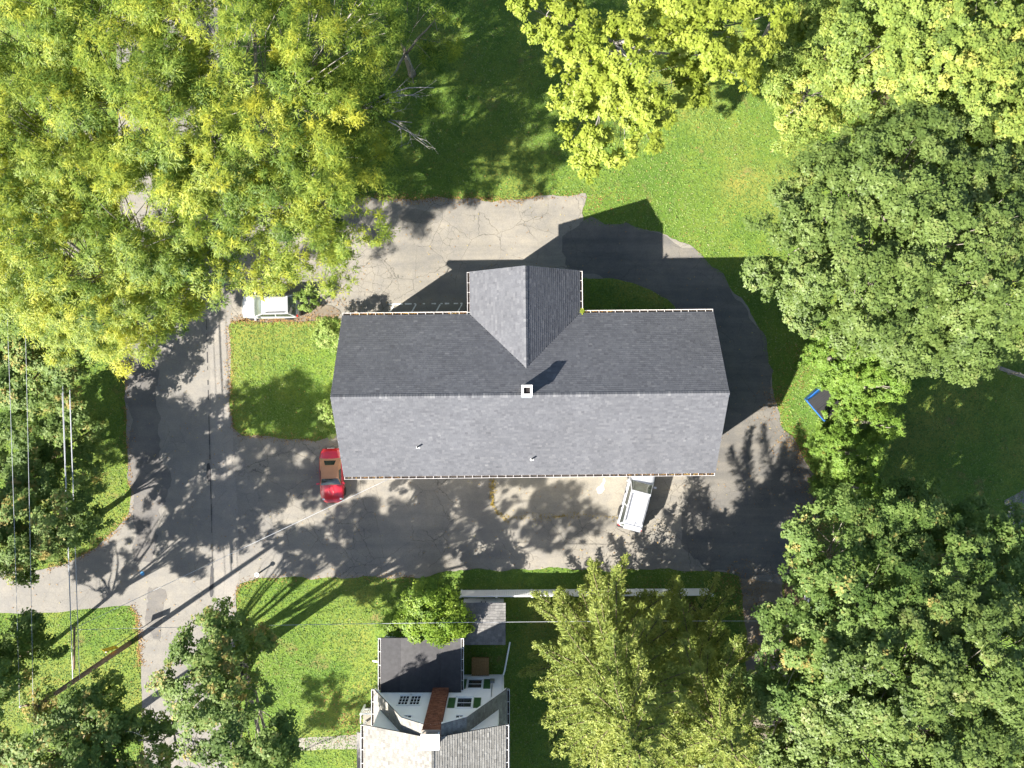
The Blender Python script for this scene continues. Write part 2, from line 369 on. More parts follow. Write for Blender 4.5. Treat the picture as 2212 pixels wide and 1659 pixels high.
for (a, b) in zip(seam[:-1], seam[1:]):
    d = Vector(b) - Vector(a); n = Vector((-d.y, d.x)).normalized()
    k = 14
    for j in range(k):
        if rnd.random() < 0.22: continue
        p, q = Vector(a) + d * (j / k), Vector(a) + d * ((j + 1) / k); w = rnd.uniform(0.012, 0.045)
        sm.add([(p.x - n.x * w, p.y - n.y * w, 0.042), (q.x - n.x * w, q.y - n.y * w, 0.042), (q.x + n.x * w, q.y + n.y * w, 0.042), (p.x + n.x * w, p.y + n.y * w, 0.042)], [(3, 2, 1, 0)])
for pxx, py0, py1, w in ((452, 1000, 1040, 0.12), (457, 1225, 1290, 0.15)):
    P = smooth_poly(chaikin([(xy(pxx, py0)[0] - w, xy(pxx, py0)[1]), (xy(pxx, py0)[0] + w, xy(pxx, py0)[1]), (xy(pxx, py1)[0] + w, xy(pxx, py1)[1]), (xy(pxx, py1)[0] - w, xy(pxx, py1)[1])], 2), 0.2, 0.06, int(pxx))
    sm.add([(p[0], p[1], 0.0425) for p in P], [tuple(range(len(P)))])
sm.build('tar_seam', M['tar'], street)
patch('concrete_apron', [(1064, 1010), (1350, 1000), (1380, 1112), (1250, 1116), (1090, 1120), (1068, 1108)], 0.030, M['apron'], 13, 0.05, drive, 0)
for i, (cx, cy, rx, ry) in enumerate([(900, 470, 40, 16), (720, 1195, 60, 20)]):
    pts = [(cx + rx * math.cos(a), cy + ry * math.sin(a)) for a in np.linspace(0, 6.283, 12, endpoint=False)]
    patch('asphalt_repair', pts, 0.0310 + 0.003 * i, M['patch2'] if i in (0, 2, 4, 5) else M['asphalt'], 20 + i, 0.16, drive)
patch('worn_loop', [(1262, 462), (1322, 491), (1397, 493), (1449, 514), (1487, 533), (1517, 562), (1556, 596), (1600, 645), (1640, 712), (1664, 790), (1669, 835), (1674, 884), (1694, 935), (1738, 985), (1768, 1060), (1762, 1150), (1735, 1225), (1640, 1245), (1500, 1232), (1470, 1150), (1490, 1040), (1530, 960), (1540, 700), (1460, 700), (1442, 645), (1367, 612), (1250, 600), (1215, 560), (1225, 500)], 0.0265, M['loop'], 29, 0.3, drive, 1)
patch('soil_verge', [(640, 660), (735, 660), (740, 690), (640, 696), (520, 698), (505, 692)], 0.050, M['gravel'], 31, 0.1, drive)
patch('soil_bed', [(1690, 1232), (1775, 1215), (1790, 1330), (1720, 1420), (1690, 1330)], 0.012, M['soil'], 32, 0.2)['kind'] = 'structure'
patch('gravel_drive', [(1600, 1225), (1690, 1235), (1700, 1330), (1705, 1450), (1720, 1700), (1620, 1700), (1615, 1440), (1605, 1320)], 0.016, M['gravel'], 33, 0.15, None, 1)['kind'] = 'structure'
patch('garden_path', [(600, 1596), (780, 1588), (780, 1618), (600, 1622)], 0.014, M['concrete'], 35, 0.04, None, 0)['kind'] = 'structure'
patch('neighbour_drive', [(2168, 1080), (2330, 1000), (2330, 1200), (2180, 1150)], 0.014, M['road'], 36, 0.05, None, 0)['kind'] = 'structure'
patch('soil_bed', [(1250, 1290), (1400, 1288), (1520, 1300), (1500, 1380), (1320, 1380), (1240, 1330)], 0.013, M['soil'], 37, 0.2)['kind'] = 'structure'
patch('woodland_floor', [(1760, 60), (2000, 40), (2020, 220), (1960, 260), (1800, 240)], 0.013, M['soil'], 39, 0.25)['kind'] = 'structure'
# painted markings
pm = MB()
def paint_line(a, b, w, z, breaks=0.25):
    a, b = Vector(xy(*a)), Vector(xy(*b)); d = b - a; n = Vector((-d.y, d.x)).normalized(); k = max(2, int(d.length / 0.16))
    for j in range(k):
        if rnd.random() < breaks: continue
        p, q = a + d * (j / k), a + d * ((j + 1) / k); w1 = w * rnd.uniform(0.6, 1.0) / 2
        pm.add([(p.x - n.x * w1, p.y - n.y * w1, z), (q.x - n.x * w1, q.y - n.y * w1, z), (q.x + n.x * w1, q.y + n.y * w1, z), (p.x + n.x * w1, p.y + n.y * w1, z)], [(3, 2, 1, 0)])
paint_line((820, 659), (880, 657), 0.12, 0.05); paint_line((880, 657), (1004, 656), 0.12, 0.05, 0.3)
for x in (846, 893, 945, 992): paint_line((x + 6, 658), (x - 12, 690), 0.1, 0.05, 0.1)
pm.build('parking_line', M['paint'], drive)
pb = MB()
blob = [(1290, 1062), (1289, 1056), (1293, 1051), (1297, 1050), (1299, 1046), (1303, 1041), (1303, 1035), (1306, 1034), (1307, 1039), (1306, 1044), (1302, 1049), (1304, 1053), (1305, 1058), (1302, 1062), (1298, 1066), (1293, 1067)]
P = [xy(a, b) for a, b in blob]; pb.add([(p[0], p[1], 0.038) for p in P], [tuple(range(len(P) - 1, -1, -1))])
pb.build('painted_symbol', M['paint'], drive)
mk = MB(); mk.lathe([(0.16, 0.036), (0.15, 0.05), (0.10, 0.052), (0.02, 0.052)], 14, Matrix.Translation(at(308, 1239)))
tag(mk.build('valve_cover', M['bluep']), 'small round blue valve cover set in the road by the junction', 'cover')

# ------------------------------------------------------------------ shingled slopes
def interval_courses(v0, v1, exp):
    n = int(round((v1 - v0) / exp)); return [(v0 + (v1 - v0) * i / n, v0 + (v1 - v0) * (i + 1) / n) for i in range(n)]
def shingle_slope(out, O, U, V, N, vlen, spans, exp=0.15, wmin=0.14, wmax=0.32, t=0.013, seed=0, hl=0.0):
    """append (8 verts, tint, v) of every shingle; spans(v) -> list of (u0,u1)"""
    r = random.Random(seed)
    O, U, V, N = Vector(O), Vector(U).normalized(), Vector(V).normalized(), Vector(N).normalized()
    for (a, b) in interval_courses(0, vlen, exp):
        sa, sb = spans(a), spans(b)
        for (s0, s1) in zip(sa, sb):
            u = s0[0] - r.random() * wmin
            end = max(s0[1], s1[1])
            while u < end:
                w = r.uniform(wmin, wmax); e = u + w - 0.004
                lo0, hi0 = max(u, s0[0]), min(e, s0[1]); lo1, hi1 = max(u, s1[0]), min(e, s1[1])
                u += w
                if hi0 - lo0 < 0.01 and hi1 - lo1 < 0.01: continue
                if hi0 < lo0: lo0 = hi0 = min(max((u - w / 2), s0[0]), s0[1])
                if hi1 < lo1: lo1 = hi1 = min(max((u - w / 2), s1[0]), s1[1])
                h = t * r.uniform(0.75, 1.25)
                aa = a - 0.006 * r.random()
                pts = [O + U * lo0 + V * aa, O + U * hi0 + V * aa, O + U * hi1 + V * b, O + U * lo1 + V * b]
                vs = pts + [pts[0] + N * h, pts[1] + N * h, pts[2] + N * 0.004, pts[3] + N * 0.004]
                tt = min(1, max(0, r.gauss(0.5, 0.12)))
                out.append((vs, tt, a / vlen + hl))
SF = [(4, 5, 6, 7), (0, 1, 5, 4), (1, 2, 6, 5), (3, 0, 4, 7)]
def emit_shingles(lst, parent, mat, n_parts=300, name='shingle'):
    lst.sort(key=lambda q: -q[2])
    for vs, tt, _ in lst[:n_parts]:
        m = MB(); m.ct = tt; m.add(vs, SF); m.build(name, mat, parent)
    m = MB()
    for vs, tt, _ in lst[n_parts:]:
        m.ct = tt; m.add(vs, SF)
    o = m.build('shingle_field', mat, parent); tag(o, kind='stuff'); return o
def ridge_caps(parent, a, b, n1, n2, mat, seed, w=0.14, step=0.15):
    r = random.Random(seed); a, b = Vector(a), Vector(b); d = (b - a); L = d.length; d.normalize()
    n1, n2 = Vector(n1).normalized(), Vector(n2).normalized()
    s1 = d.cross(n1); s2 = d.cross(n2)
    if s1.z > 0: s1 = -s1
    if s2.z > 0: s2 = -s2
    k = int(L / step)
    for i in range(k):
        p, q = a + d * (L * i / k), a + d * (L * (i + 1) / k + 0.03)
        m = MB(); m.ct = min(1, max(0, r.gauss(0.6, 0.18))); up = Vector((0, 0, 0.024 + 0.004 * r.random())); lo = Vector((0, 0, 0.012))
        m.add([p + lo, q + up, q + s1 * w + n1 * 0.02, p + s1 * w + n1 * 0.014, p + s2 * w + n2 * 0.014, q + s2 * w + n2 * 0.02],
              [(0, 1, 2, 3), (0, 4, 5, 1), (1, 5, 2)])
        m.build('ridge_cap', mat, parent)
def gutter(parent, a, b, out, mat, zdrop=0.02, step=0.52, w=0.14, dirt=True):
    """open white trough from a to b hanging outside the eave; out = outward unit vector; strap per step"""
    a, b, out = Vector(a), Vector(b), Vector(out); d = (b - a); L = d.length; d.normalize()
    prof = [(0, -0.01), (0, -0.11), (0.09, -0.12), (w, -0.06), (w, 0.0), (w + 0.024, 0.005), (w + 0.024, -0.02), (w + 0.012, -0.07), (0.1, -0.14), (-0.012, -0.13), (-0.012, -0.01)]
    m = MB(); n = len(prof)
    vs = [a + out * p + Vector((0, 0, z - zdrop)) for p, z in prof] + [b + out * p + Vector((0, 0, z - zdrop)) for p, z in prof]
    m.add(vs, [(i, (i + 1) % n, n + (i + 1) % n, n + i) for i in range(n)] + [tuple(range(n)), tuple(range(2 * n - 1, n - 1, -1))])
    g = m.build('gutter', mat, parent)
    k = max(2, int(L / step))
    for i in range(k + 1):
        p = a + d * min(L - 0.03, max(0.03, L * i / k + rnd.uniform(-0.04, 0.04)))
        m = MB(); e = d * 0.012
        c = [p - e - out * 0.03, p + e - out * 0.03, p + e + out * (w + 0.02), p - e + out * (w + 0.02)]
        m.add([q + Vector((0, 0, 0.004 - zdrop)) for q in c] + [q + Vector((0, 0, 0.02 - zdrop)) for q in c], [(0, 3, 2, 1), (4, 5, 6, 7), (0, 1, 5, 4), (1, 2, 6, 5), (2, 3, 7, 6), (3, 0, 4, 7)])
        m.build('strap', mat, g)
    if dirt:
        m = MB(); m.add([a + out * 0.004 + Vector((0, 0, -0.085 - zdrop)), b + out * 0.004 + Vector((0, 0, -0.085 - zdrop)), b + out * (w - 0.004) + Vector((0, 0, -0.06 - zdrop)), a + out * (w - 0.004) + Vector((0, 0, -0.06 - zdrop))], [(0, 1, 2, 3)])
        m.build('gutter_silt', M['gutter_in'], g)
    return g
def window(parent, c, u, n, w, h, mat_frame, panes=(2, 2), sill=True, proud=0.03):
    """window on a wall: centre c, horizontal axis u, outward normal n"""
    c, u, n = Vector(c), Vector(u).normalized(), Vector(n).normalized(); z = Vector((0, 0, 1))
    def bx(m, a0, a1, b0, b1, d0, d1):
        P = []
        for dd in (d0, d1):
            P += [c + u * a0 + z * b0 + n * dd, c + u * a1 + z * b0 + n * dd, c + u * a1 + z * b1 + n * dd, c + u * a0 + z * b1 + n * dd]
        m.add(P, [(0, 3, 2, 1), (4, 5, 6, 7), (0, 1, 5, 4), (1, 2, 6, 5), (2, 3, 7, 6), (3, 0, 4, 7)])
    fr = MB(); f = 0.09
    bx(fr, -w / 2 - f, w / 2 + f, h / 2, h / 2 + f, 0.003, proud + 0.03); bx(fr, -w / 2 - f, w / 2 + f, -h / 2 - f, -h / 2, 0.003, proud + 0.03)
    bx(fr, -w / 2 - f, -w / 2, -h / 2, h / 2, 0.003, proud + 0.03); bx(fr, w / 2, w / 2 + f, -h / 2, h / 2, 0.003, proud + 0.03)
    win = fr.build('window', mat_frame, parent)
    gap = 0.035
    for i in range(panes[0]):
        for j in range(panes[1]):
            m = MB(); pw, ph = w / panes[0], h / panes[1]
            bx(m, -w / 2 + i * pw + gap / 2, -w / 2 + (i + 1) * pw - gap / 2, -h / 2 + j * ph + gap / 2, -h / 2 + (j + 1) * ph - gap / 2, 0.003, 0.014)
            m.build('pane', M['glass'], win)
    mu = MB()
    for i in range(1, panes[0]): bx(mu, -w / 2 + i * w / panes[0] - gap / 2, -w / 2 + i * w / panes[0] + gap / 2, -h / 2, h / 2, 0.003, 0.03)
    for j in range(1, panes[1]): bx(mu, -w / 2, w / 2, -h / 2 + j * h / panes[1] - gap / 2, -h / 2 + j * h / panes[1] + gap / 2, 0.003, 0.027)
    if mu.v: mu.build('glazing_bar', mat_frame, win)
    if sill:
        m = MB(); bx(m, -w / 2 - 0.14, w / 2 + 0.14, -h / 2 - f - 0.06, -h / 2 - f - 0.003, 0.003, proud + 0.09); m.build('sill', mat_frame, win)
    return win

# ------------------------------------------------------------------ the apartment house in the middle
EZ, RZ, HW, HL = 5.6, 8.87, 5.27, 12.12          # eave height, ridge height, half width, half length
house = thing('apartment_house', 'long house with grey shingled cross-gabled roof in the middle of the loop drive', 'house', (1.09, -0.67, 0), math.radians(0.6))
wx0, wx1, wy = -3.78, 3.42, 8.03                    # rear wing eaves and gable overhang
wxc = (wx0 + wx1) / 2; wh = (wx1 - wx0) / 2; slope = (RZ - EZ) / HW; WR = EZ + slope * wh
oh = 0.4                                            # overhang
w = MB()
def gable_wall(m, x0, x1, y0, y1, ez, rz, axis):
    if axis == 'x':                                 # ridge along x
        yc = (y0 + y1) / 2
        m.add([(x0, y0, 0), (x1, y0, 0), (x1, y1, 0), (x0, y1, 0), (x0, y0, ez), (x1, y0, ez), (x1, y1, ez), (x0, y1, ez), (x0, yc, rz), (x1, yc, rz)],
              [(0, 1, 5, 4), (2, 3, 7, 6), (1, 2, 6, 9, 5), (3, 0, 4, 8, 7)])
    else:
        xc = (x0 + x1) / 2
        m.add([(x0, y0, 0), (x1, y0, 0), (x1, y1, 0), (x0, y1, 0), (x0, y0, ez), (x1, y0, ez), (x1, y1, ez), (x0, y1, ez), (xc, y0, rz), (xc, y1, rz)],
              [(1, 2, 6, 5), (3, 0, 4, 7), (2, 3, 7, 9, 6)])
ins = slope * oh
gable_wall(w, -HL + oh, HL - oh, -HW + oh, HW - oh, EZ + ins - 0.10, RZ - 0.10, 'x')
w.build('wall', M['siding'], house)
w = MB(); gable_wall(w, wx0 + oh, wx1 - oh, HW - oh - 0.2, wy - oh, EZ + ins - 0.10, WR - 0.10, 'y'); w.build('wall', M['siding'], house)
for zc in (1.5, 4.1):
    for x in np.arange(-10.2, 10.3, 2.55):
        if not (zc < 2 and abs(x - 0) < 0.5): window(house, (x, -HW + oh, zc), (1, 0, 0), (0, -1, 0), 0.95, 1.35, M['white'], (2, 2))
        if x < wx0 - 1 or x > wx1 + 0.6: window(house, (x, HW - oh, zc), (-1, 0, 0), (0, 1, 0), 0.95, 1.35, M['white'], (2, 2))
    for y in (-2.6, 2.6):
        window(house, (-HL + oh, y, zc), (0, -1, 0), (-1, 0, 0), 0.95, 1.35, M['white'], (2, 2)); window(house, (HL - oh, y, zc), (0, 1, 0), (1, 0, 0), 0.95, 1.35, M['white'], (2, 2))
    for x in (-1.9, 1.5): window(house, (x, wy - oh, zc), (-1, 0, 0), (0, 1, 0), 0.95, 1.35, M['white'], (2, 2))
d = MB(); d.box(-0.5, 0.5, -HW + oh - 0.05, -HW + oh - 0.003, 0.05, 2.15); dr = d.build('door', M['green'], house)
d = MB(); d.lathe([(0.03, 0), (0.035, 0.04), (0.02, 0.06)], 10, Matrix.Translation((0.38, -HW + oh - 0.05, 1.05)) @ Matrix.Rotation(math.pi / 2, 4, 'X')); d.build('handle', M['metal'], dr)
# roof decks
rf = MB()
nS = Vector((0, -slope, 1)).normalized(); nN = Vector((0, slope, 1)).normalized()
rf.slab([(-HL, -HW, EZ), (HL, -HW, EZ), (HL, 0, RZ), (-HL, 0, RZ)], nS, 0.09)
vy = HW - wh                                        # valley ridge meets main slope at y = HW - wh
rf.slab([(HL, HW, EZ), (wx1, HW, EZ), (wxc, vy, WR), (wx0, HW, EZ), (-HL, HW, EZ), (-HL, 0, RZ), (HL, 0, RZ)], nN, 0.09)
nWe = Vector((-slope, 0, 1)).normalized(); nEa = Vector((slope, 0, 1)).normalized()
rf.slab([(wx0, wy, EZ), (wx0, HW, EZ), (wxc, vy, WR), (wxc, wy, WR)], nWe, 0.085)
rf.slab([(wx1, HW, EZ), (wx1, wy, EZ), (wxc, wy, WR), (wxc, vy, WR)], nEa, 0.085)
roof = rf.build('roof', M['deck'], house)
sh = []
vl = math.hypot(HW, RZ - EZ)
up = Vector((0, HW, RZ - EZ)).normalized()
shingle_slope(sh, (-HL, -HW, EZ), (1, 0, 0), up, nS, vl, lambda v: [(-0.02, 2 * HL + 0.02)], seed=1, hl=0.001)
def span_north(v):
    # u runs from +x side to -x side; the wing bites a triangle out
    y = HW * (1 - v / vl)
    a0, a1 = -0.02, 2 * HL + 0.02
    if y > vy:
        half = wh * (y - vy) / (HW - vy)
        return [(a0, HL - (wxc + half)), (HL - (wxc - half), a1)]
    return [(a0, HL - wxc), (HL - wxc, a1)]
shingle_slope(sh, (HL, HW, EZ), (-1, 0, 0), Vector((0, -HW, RZ - EZ)), nN, vl, span_north, seed=2)
wl = math.hypot(wh, WR - EZ)
# wing slopes: u along y
shingle_slope(sh, (wx0, wy, EZ), (0, -1, 0), Vector((wh, 0, WR - EZ)), nWe, wl, lambda v: [(-0.02, wy - HW + (HW - vy) * v / wl)], seed=3, hl=-2)
shingle_slope(sh, (wx1, wy, EZ), (0, 1, 0), Vector((-wh, 0, WR - EZ)), nEa, wl, lambda v: [(-(wy - HW) - (HW - vy) * v / wl, 0.02)] if False else [(-(wy - HW + (HW - vy) * v / wl), 0.02)], seed=4, hl=-2)
emit_shingles(sh, roof, M['shingle'], 300)
ridge_caps(roof, (-HL, 0, RZ + 0.008), (HL, 0, RZ + 0.008), nS, nN, M['shingle'], 5, w=0.16, step=0.17)
ridge_caps(roof, (wxc, wy, WR + 0.008), (wxc, vy, WR + 0.008), nWe, nEa, M['shingle'], 6, w=0.16, step=0.17)
# rake boards
for sx in (-1, 1):
    for sy in (-1, 1):
        m = MB(); x = sx * HL; xo = x + sx * 0.03; n = nN if sy > 0 else nS
        P = [Vector((x + sx * 0.003, sy * HW, EZ - 0.02)), Vector((x + sx * 0.003, 0, RZ - 0.02)), Vector((x + sx * 0.003, 0, RZ - 0.2)), Vector((x + sx * 0.003, sy * HW, EZ - 0.2))]
        m.add(P + [p + Vector((sx * 0.025, 0, 0)) for p in P], [(0, 1, 2, 3), (7, 6, 5, 4), (0, 4, 5, 1), (1, 5, 6, 2), (2, 6, 7, 3), (3, 7, 4, 0)]); m.build('rake_board', M['white'], roof)
for sx, x in ((-1, wx0), (1, wx1)):
    m = MB(); P = [Vector((x, wy + 0.003, EZ - 0.02)), Vector((wxc, wy + 0.003, WR - 0.02)), Vector((wxc, wy + 0.003, WR - 0.2)), Vector((x, wy + 0.003, EZ - 0.2))]
    m.add(P + [p + Vector((0, 0.025, 0)) for p in P], [(0, 1, 2, 3), (7, 6, 5, 4), (0, 4, 5, 1), (1, 5, 6, 2), (2, 6, 7, 3), (3, 7, 4, 0)]); m.build('rake_board', M['white'], roof)
gutter(roof, (-HL, -HW - 0.015, EZ), (HL, -HW - 0.015, EZ), (0, -1, 0), M['gutter_white'])
gutter(roof, (-HL, HW + 0.015, EZ), (wx0 - 0.16, HW + 0.015, EZ), (0, 1, 0), M['gutter_white'])
gutter(roof, (wx1 + 0.16, HW + 0.015, EZ), (HL, HW + 0.015, EZ), (0, 1, 0), M['gutter_white'])
gutter(roof, (wx0 - 0.015, HW + 0.1, EZ), (wx0 - 0.015, wy, EZ), (-1, 0, 0), M['gutter_white'], 0.021, 0.66)
gutter(roof, (wx1 + 0.015, HW + 0.1, EZ), (wx1 + 0.015, wy, EZ), (1, 0, 0), M['gutter_white'], 0.021, 0.66)
for (x, y) in ((-HL + 0.5, -HW + oh - 0.06), (HL - 0.5, -HW + oh - 0.06), (-HL + 0.5, HW - oh + 0.06), (HL - 0.5, HW - oh + 0.06)):
    m = MB(); sy = 1 if y > 0 else -1
    m.tube([(x, sy * (HW + 0.07), EZ - 0.15), (x, sy * (HW + 0.05), EZ - 0.3), (x, y, EZ - 0.6), (x, y, 0.35), (x, y + sy * 0.3, 0.15)], 0.045, 8); m.build('downspout', M['white'], house)
# chimney: white masonry stack with open flue
ch = MB(); cx, cy, cs, ct = -0.19, 0.28, 0.33, 9.5
m = MB(); m.box(cx - 0.28, cx + 0.28, cy - 0.28, cy + 0.28, 8.2, ct - 0.14); chim = m.build('chimney', M['mortar'], roof)
m = MB(); o_, i_ = cs, 0.2
for (x0, x1, y0, y1) in ((-o_, o_, i_, o_), (-o_, o_, -o_, -i_), (-o_, -i_, -i_, i_), (i_, o_, -i_, i_)):
    m.box(cx + x0, cx + x1, cy + y0, cy + y1, ct - 0.138, ct)
m.build('chimney_crown', M['white'], chim)
m = MB(); m.box(cx - 0.22, cx + 0.22, cy - 0.22, cy + 0.22, ct - 0.137, ct - 0.132); m.build('flue', M['soot'], chim)
m = MB(); m.slab([(cx - 0.33, cy - 0.46, RZ - slope * 0.18 + 0.033), (cx + 0.33, cy - 0.46, RZ - slope * 0.18 + 0.033), (cx + 0.33, cy - 0.29, RZ - slope * 0.01 + 0.035), (cx - 0.33, cy - 0.29, RZ - slope * 0.01 + 0.035)], nS, 0.01); m.build('flashing', M['metal'], chim)
# vent pipes
def vent(pxx, pyy):
    z = 7.0
    for _ in range(6):
        p = at(pxx, pyy, z); q = house.matrix_basis.inverted() @ p; z = RZ - slope * abs(q.y)
    q = Vector((q.x, q.y, z))
    m = MB(); m.lathe([(0.055, -0.05), (0.055, 0.36), (0.042, 0.36), (0.042, 0.30), (0.01, 0.30)], 12, Matrix.Translation(q)); v = m.build('vent_pipe', M['black'], roof)
    s = -1 if q.y < 0 else 1
    m = MB(); e = 0.11
    zz = lambda y: RZ - slope * abs(y) + 0.028
    m.slab([(q.x - e, q.y - e, zz(q.y - e)), (q.x + e, q.y - e, zz(q.y - e)), (q.x + e, q.y + e * 0.2, zz(q.y + e * 0.2)), (q.x - e, q.y + e * 0.2, zz(q.y + e * 0.2))], nS, 0.008); m.build('flashing', M['white'], v)
bpy.context.view_layer.update()
vent(903, 966); vent(1149, 992)

# ------------------------------------------------------------------ the white neighbour house with the gambrel roof
NX, NY = -4.9, -21.25                               # ridge line x, north wall y
nh = thing('gambrel_house', 'white house with weathered gambrel roof, brick chimney and green shutters at the bottom', 'house', (NX, NY, 0))
LEN = 14.0
hwid = 4.2
gp = [(-hwid, 0), (hwid, 0), (hwid, 3.75), (2.0, 7.35), (0, 8.55), (-2.0, 7.35), (-hwid, 3.75)]
m = MB(); n = len(gp)
m.add([(x, 0, z) for x, z in gp] + [(x, -LEN, z) for x, z in gp], [tuple(range(n))[::-1], tuple(range(n, 2 * n))] + [(i, n + i, n + (i + 1) % n, (i + 1) % n) for i in range(n)])
m.build('wall', M['white'], nh)
# clapboard courses on the north gable
def gable_half(z):
    if z <= 3.75: return hwid
    if z <= 7.35: return 2.0 + (hwid - 2.0) * (7.35 - z) / 3.6
    return max(0.05, 2.0 * (8.55 - z) / 1.2)
zb = 0.25
while zb < 8.3:
    h = gable_half(zb + 0.14) - 0.02
    m = MB(); m.add([(-h, 0.003, zb + 0.14), (h, 0.003, zb + 0.14), (h, 0.022, zb), (-h, 0.022, zb), (-h, 0.003, zb), (h, 0.003, zb)], [(0, 3, 2, 1), (3, 4, 5, 2)])
    m.build('clapboard', M['white'], nh); zb += 0.142
def nwin(pxx, pyy, w, h, z, panes, shutters=True):
    x = (pxx - 1106) * (H - z) / F - NX
    wn = window(nh, (x, 0.022, z), (-1, 0, 0), (0, 1, 0), w, h, M['white'], panes)
    if shutters:
        for s in (-1, 1):
            m = MB(); xs = x + s * (w / 2 + 0.38)
            m.box(xs - 0.24, xs + 0.24, 0.026, 0.06, z - h / 2 - 0.05, z + h / 2 + 0.05)
            for k in range(9): m.box(xs - 0.19, xs + 0.19, 0.061, 0.075, z - h / 2 + 0.05 + k * h / 9.5, z - h / 2 + 0.05 + k * h / 9.5 + h / 16)
            m.build('shutter', M['green'], nh)
nwin(1026, 1483, 0.95, 1.45, 1.75, (1, 2)); nwin(1003, 1524, 0.95, 1.4, 4.75, (1, 2))
nwin(872, 1518, 0.62, 1.35, 4.4, (3, 3), False); nwin(897, 1518, 0.62, 1.35, 4.4, (3, 3), False)
for xx in (-1.75, 1.55): window(nh, (xx, 0.022, 6.9), (-1, 0, 0), (0, 1, 0), 0.45, 0.55, M['white'], (2, 2), False)
# roofs
ov = 0.32
def nslab(pts, nrm, name='roof'):
    m = MB(); m.slab(pts, nrm, 0.1); return m.build(name, M['deck'], nh)
nl = []
DY = -0.62                                           # shed dormers start here
for s in (-1, 1):
    # steep lower slope from eave to kink
    e0, k0 = Vector((s * 4.55, ov, 3.35)), Vector((s * 2.05, ov, 7.5))
    v = k0 - e0; nrm = Vector((s * v.z, 0, abs(v.x))).normalized()
    pts = [(s * 4.55, ov, 3.35), (s * 4.55, -LEN - ov, 3.35), (s * 2.05, -LEN - ov, 7.5), (s * 2.05, ov, 7.5)]
    if s > 0: pts = pts[::-1]
    nslab(pts, nrm)
    shingle_slope(nl, (s * 4.55, ov, 3.35), (0, -1, 0), v, nrm, v.length, lambda q: [(-0.02, LEN + 2 * ov)], seed=40 + s, exp=0.16, t=0.02)
    # upper slope kink to ridge
    v = Vector((-s * 2.05, 0, 1.25)); nrm = Vector((s * 1.25, 0, 2.05)).normalized()
    pts = [(s * 2.05, ov, 7.5), (s * 2.05, DY, 7.5), (0, DY, 8.75), (0, ov, 8.75)]
    if s > 0: pts = pts[::-1]
    nslab(pts, nrm)
    shingle_slope(nl, (s * 2.05, ov, 7.5), (0, -1, 0), v, nrm, v.length, lambda q: [(-0.02, ov - DY + 0.2)], seed=44 + s, exp=0.16, t=0.02)
    # shed dormer roof, ridge to outer eave
    v = Vector((-s * 4.5, 0, 1.75)); nrm = Vector((s * 1.75, 0, 4.5)).normalized()
    pts = [(s * 4.5, DY + 0.25, 7.0), (s * 4.5, -LEN - ov, 7.0), (0, -LEN - ov, 8.77), (0, DY + 0.25, 8.77)]
    if s > 0: pts = pts[::-1]
    nslab(pts, nrm)
    shingle_slope(nl, (s * 4.5, DY + 0.25, 7.02), (0, -1, 0), v, nrm, v.length, lambda q: [(-0.02, LEN + ov + DY + 0.25)], seed=48 + s, exp=0.16, t=0.024)
    # dormer cheek and outer wall
    m = MB(); m.add([(s * 3.95, DY, 4.3), (s * 3.95, DY, 7.1), (s * 1.6, DY, 8.05)], [(0, 1, 2)]); m.build('dormer_cheek', M['white'], nh)
    m = MB(); m.box(s * 3.95 - 0.06, s * 3.95 + 0.06, -LEN, DY - 0.003, 4.1, 7.1); m.build('dormer_wall', M['white'], nh)
    # gutters
    gutter(nh, (s * 4.53, DY + 0.25, 6.98), (s * 4.53, -LEN, 6.98), (s, 0, 0), M['white'], 0.0, 0.8)
    gutter(nh, (s * 4.58, ov, 3.33), (s * 4.58, -LEN, 3.33), (s, 0, 0), M['white'], 0.0, 0.8)
    # white rake boards
    m = MB()
    for (a, b) in (((s * 4.5, 3.3), (s * 2.05, 7.42)), ((s * 2.05, 7.42), (0, 8.66))):
        P = [Vector((a[0], ov + 0.004, a[1])), Vector((b[0], ov + 0.004, b[1])), Vector((b[0], ov + 0.004, b[1] - 0.2)), Vector((a[0], ov + 0.004, a[1] - 0.2))]
        m.add(P + [p + Vector((0, 0.025, 0)) for p in P], [(0, 1, 2, 3), (7, 6, 5, 4), (0, 4, 5, 1), (1, 5, 6, 2), (2, 6, 7, 3), (3, 7, 4, 0)])
    m.build('rake_board', M['white'], nh)
ndeck = [o for o in nh.children if o.name.startswith('roof')][0]
emit_shingles(nl, ndeck, M['old_shingle'], 300)
ridge_caps(ndeck, (0, ov, 8.8), (0, -LEN, 8.8), (-1.75, 0, 4.5), (1.75, 0, 4.5), M['old_shingle'], 9, w=0.16, step=0.2)
# brick chimney on the gable
bx0, bx1, by0, by1, bz0, bz1 = -0.54, 0.54, -0.62, 0.36, 3.0, 9.25
m = MB(); m.box(bx0 + 0.012, bx1 - 0.012, by0 + 0.012, by1 - 0.012, bz0, bz1 - 0.02); chn = m.build('chimney', M['mortar'], nh)
bl = []; rz_ = random.Random(3)
zc, row = bz0, 0
BRv = MB()
def brick(vs, tint):
    bl.append((vs, tint))
while zc < bz1 - 0.06:
    x = bx0 - (0.11 if row % 2 else 0.0)
    while x < bx1 - 0.02:
        a, b = max(x, bx0), min(x + 0.21, bx1); x += 0.22
        if b - a < 0.03: continue
        bl.append(((a, b, by1 - 0.03, by1 + 0.004 * rz_.random(), zc, zc + 0.066), rz_.random()))
    y = by0 - (0.0 if row % 2 else 0.11)
    while y < by1 - 0.05:
        a, b = max(y, by0), min(y + 0.21, by1 - 0.034); y += 0.22
        if b - a < 0.03: continue
        for xs in (bx0, bx1): bl.append(((xs - 0.008, xs + 0.008, a, b, zc, zc + 0.066), rz_.random()))
    zc += 0.078; row += 1
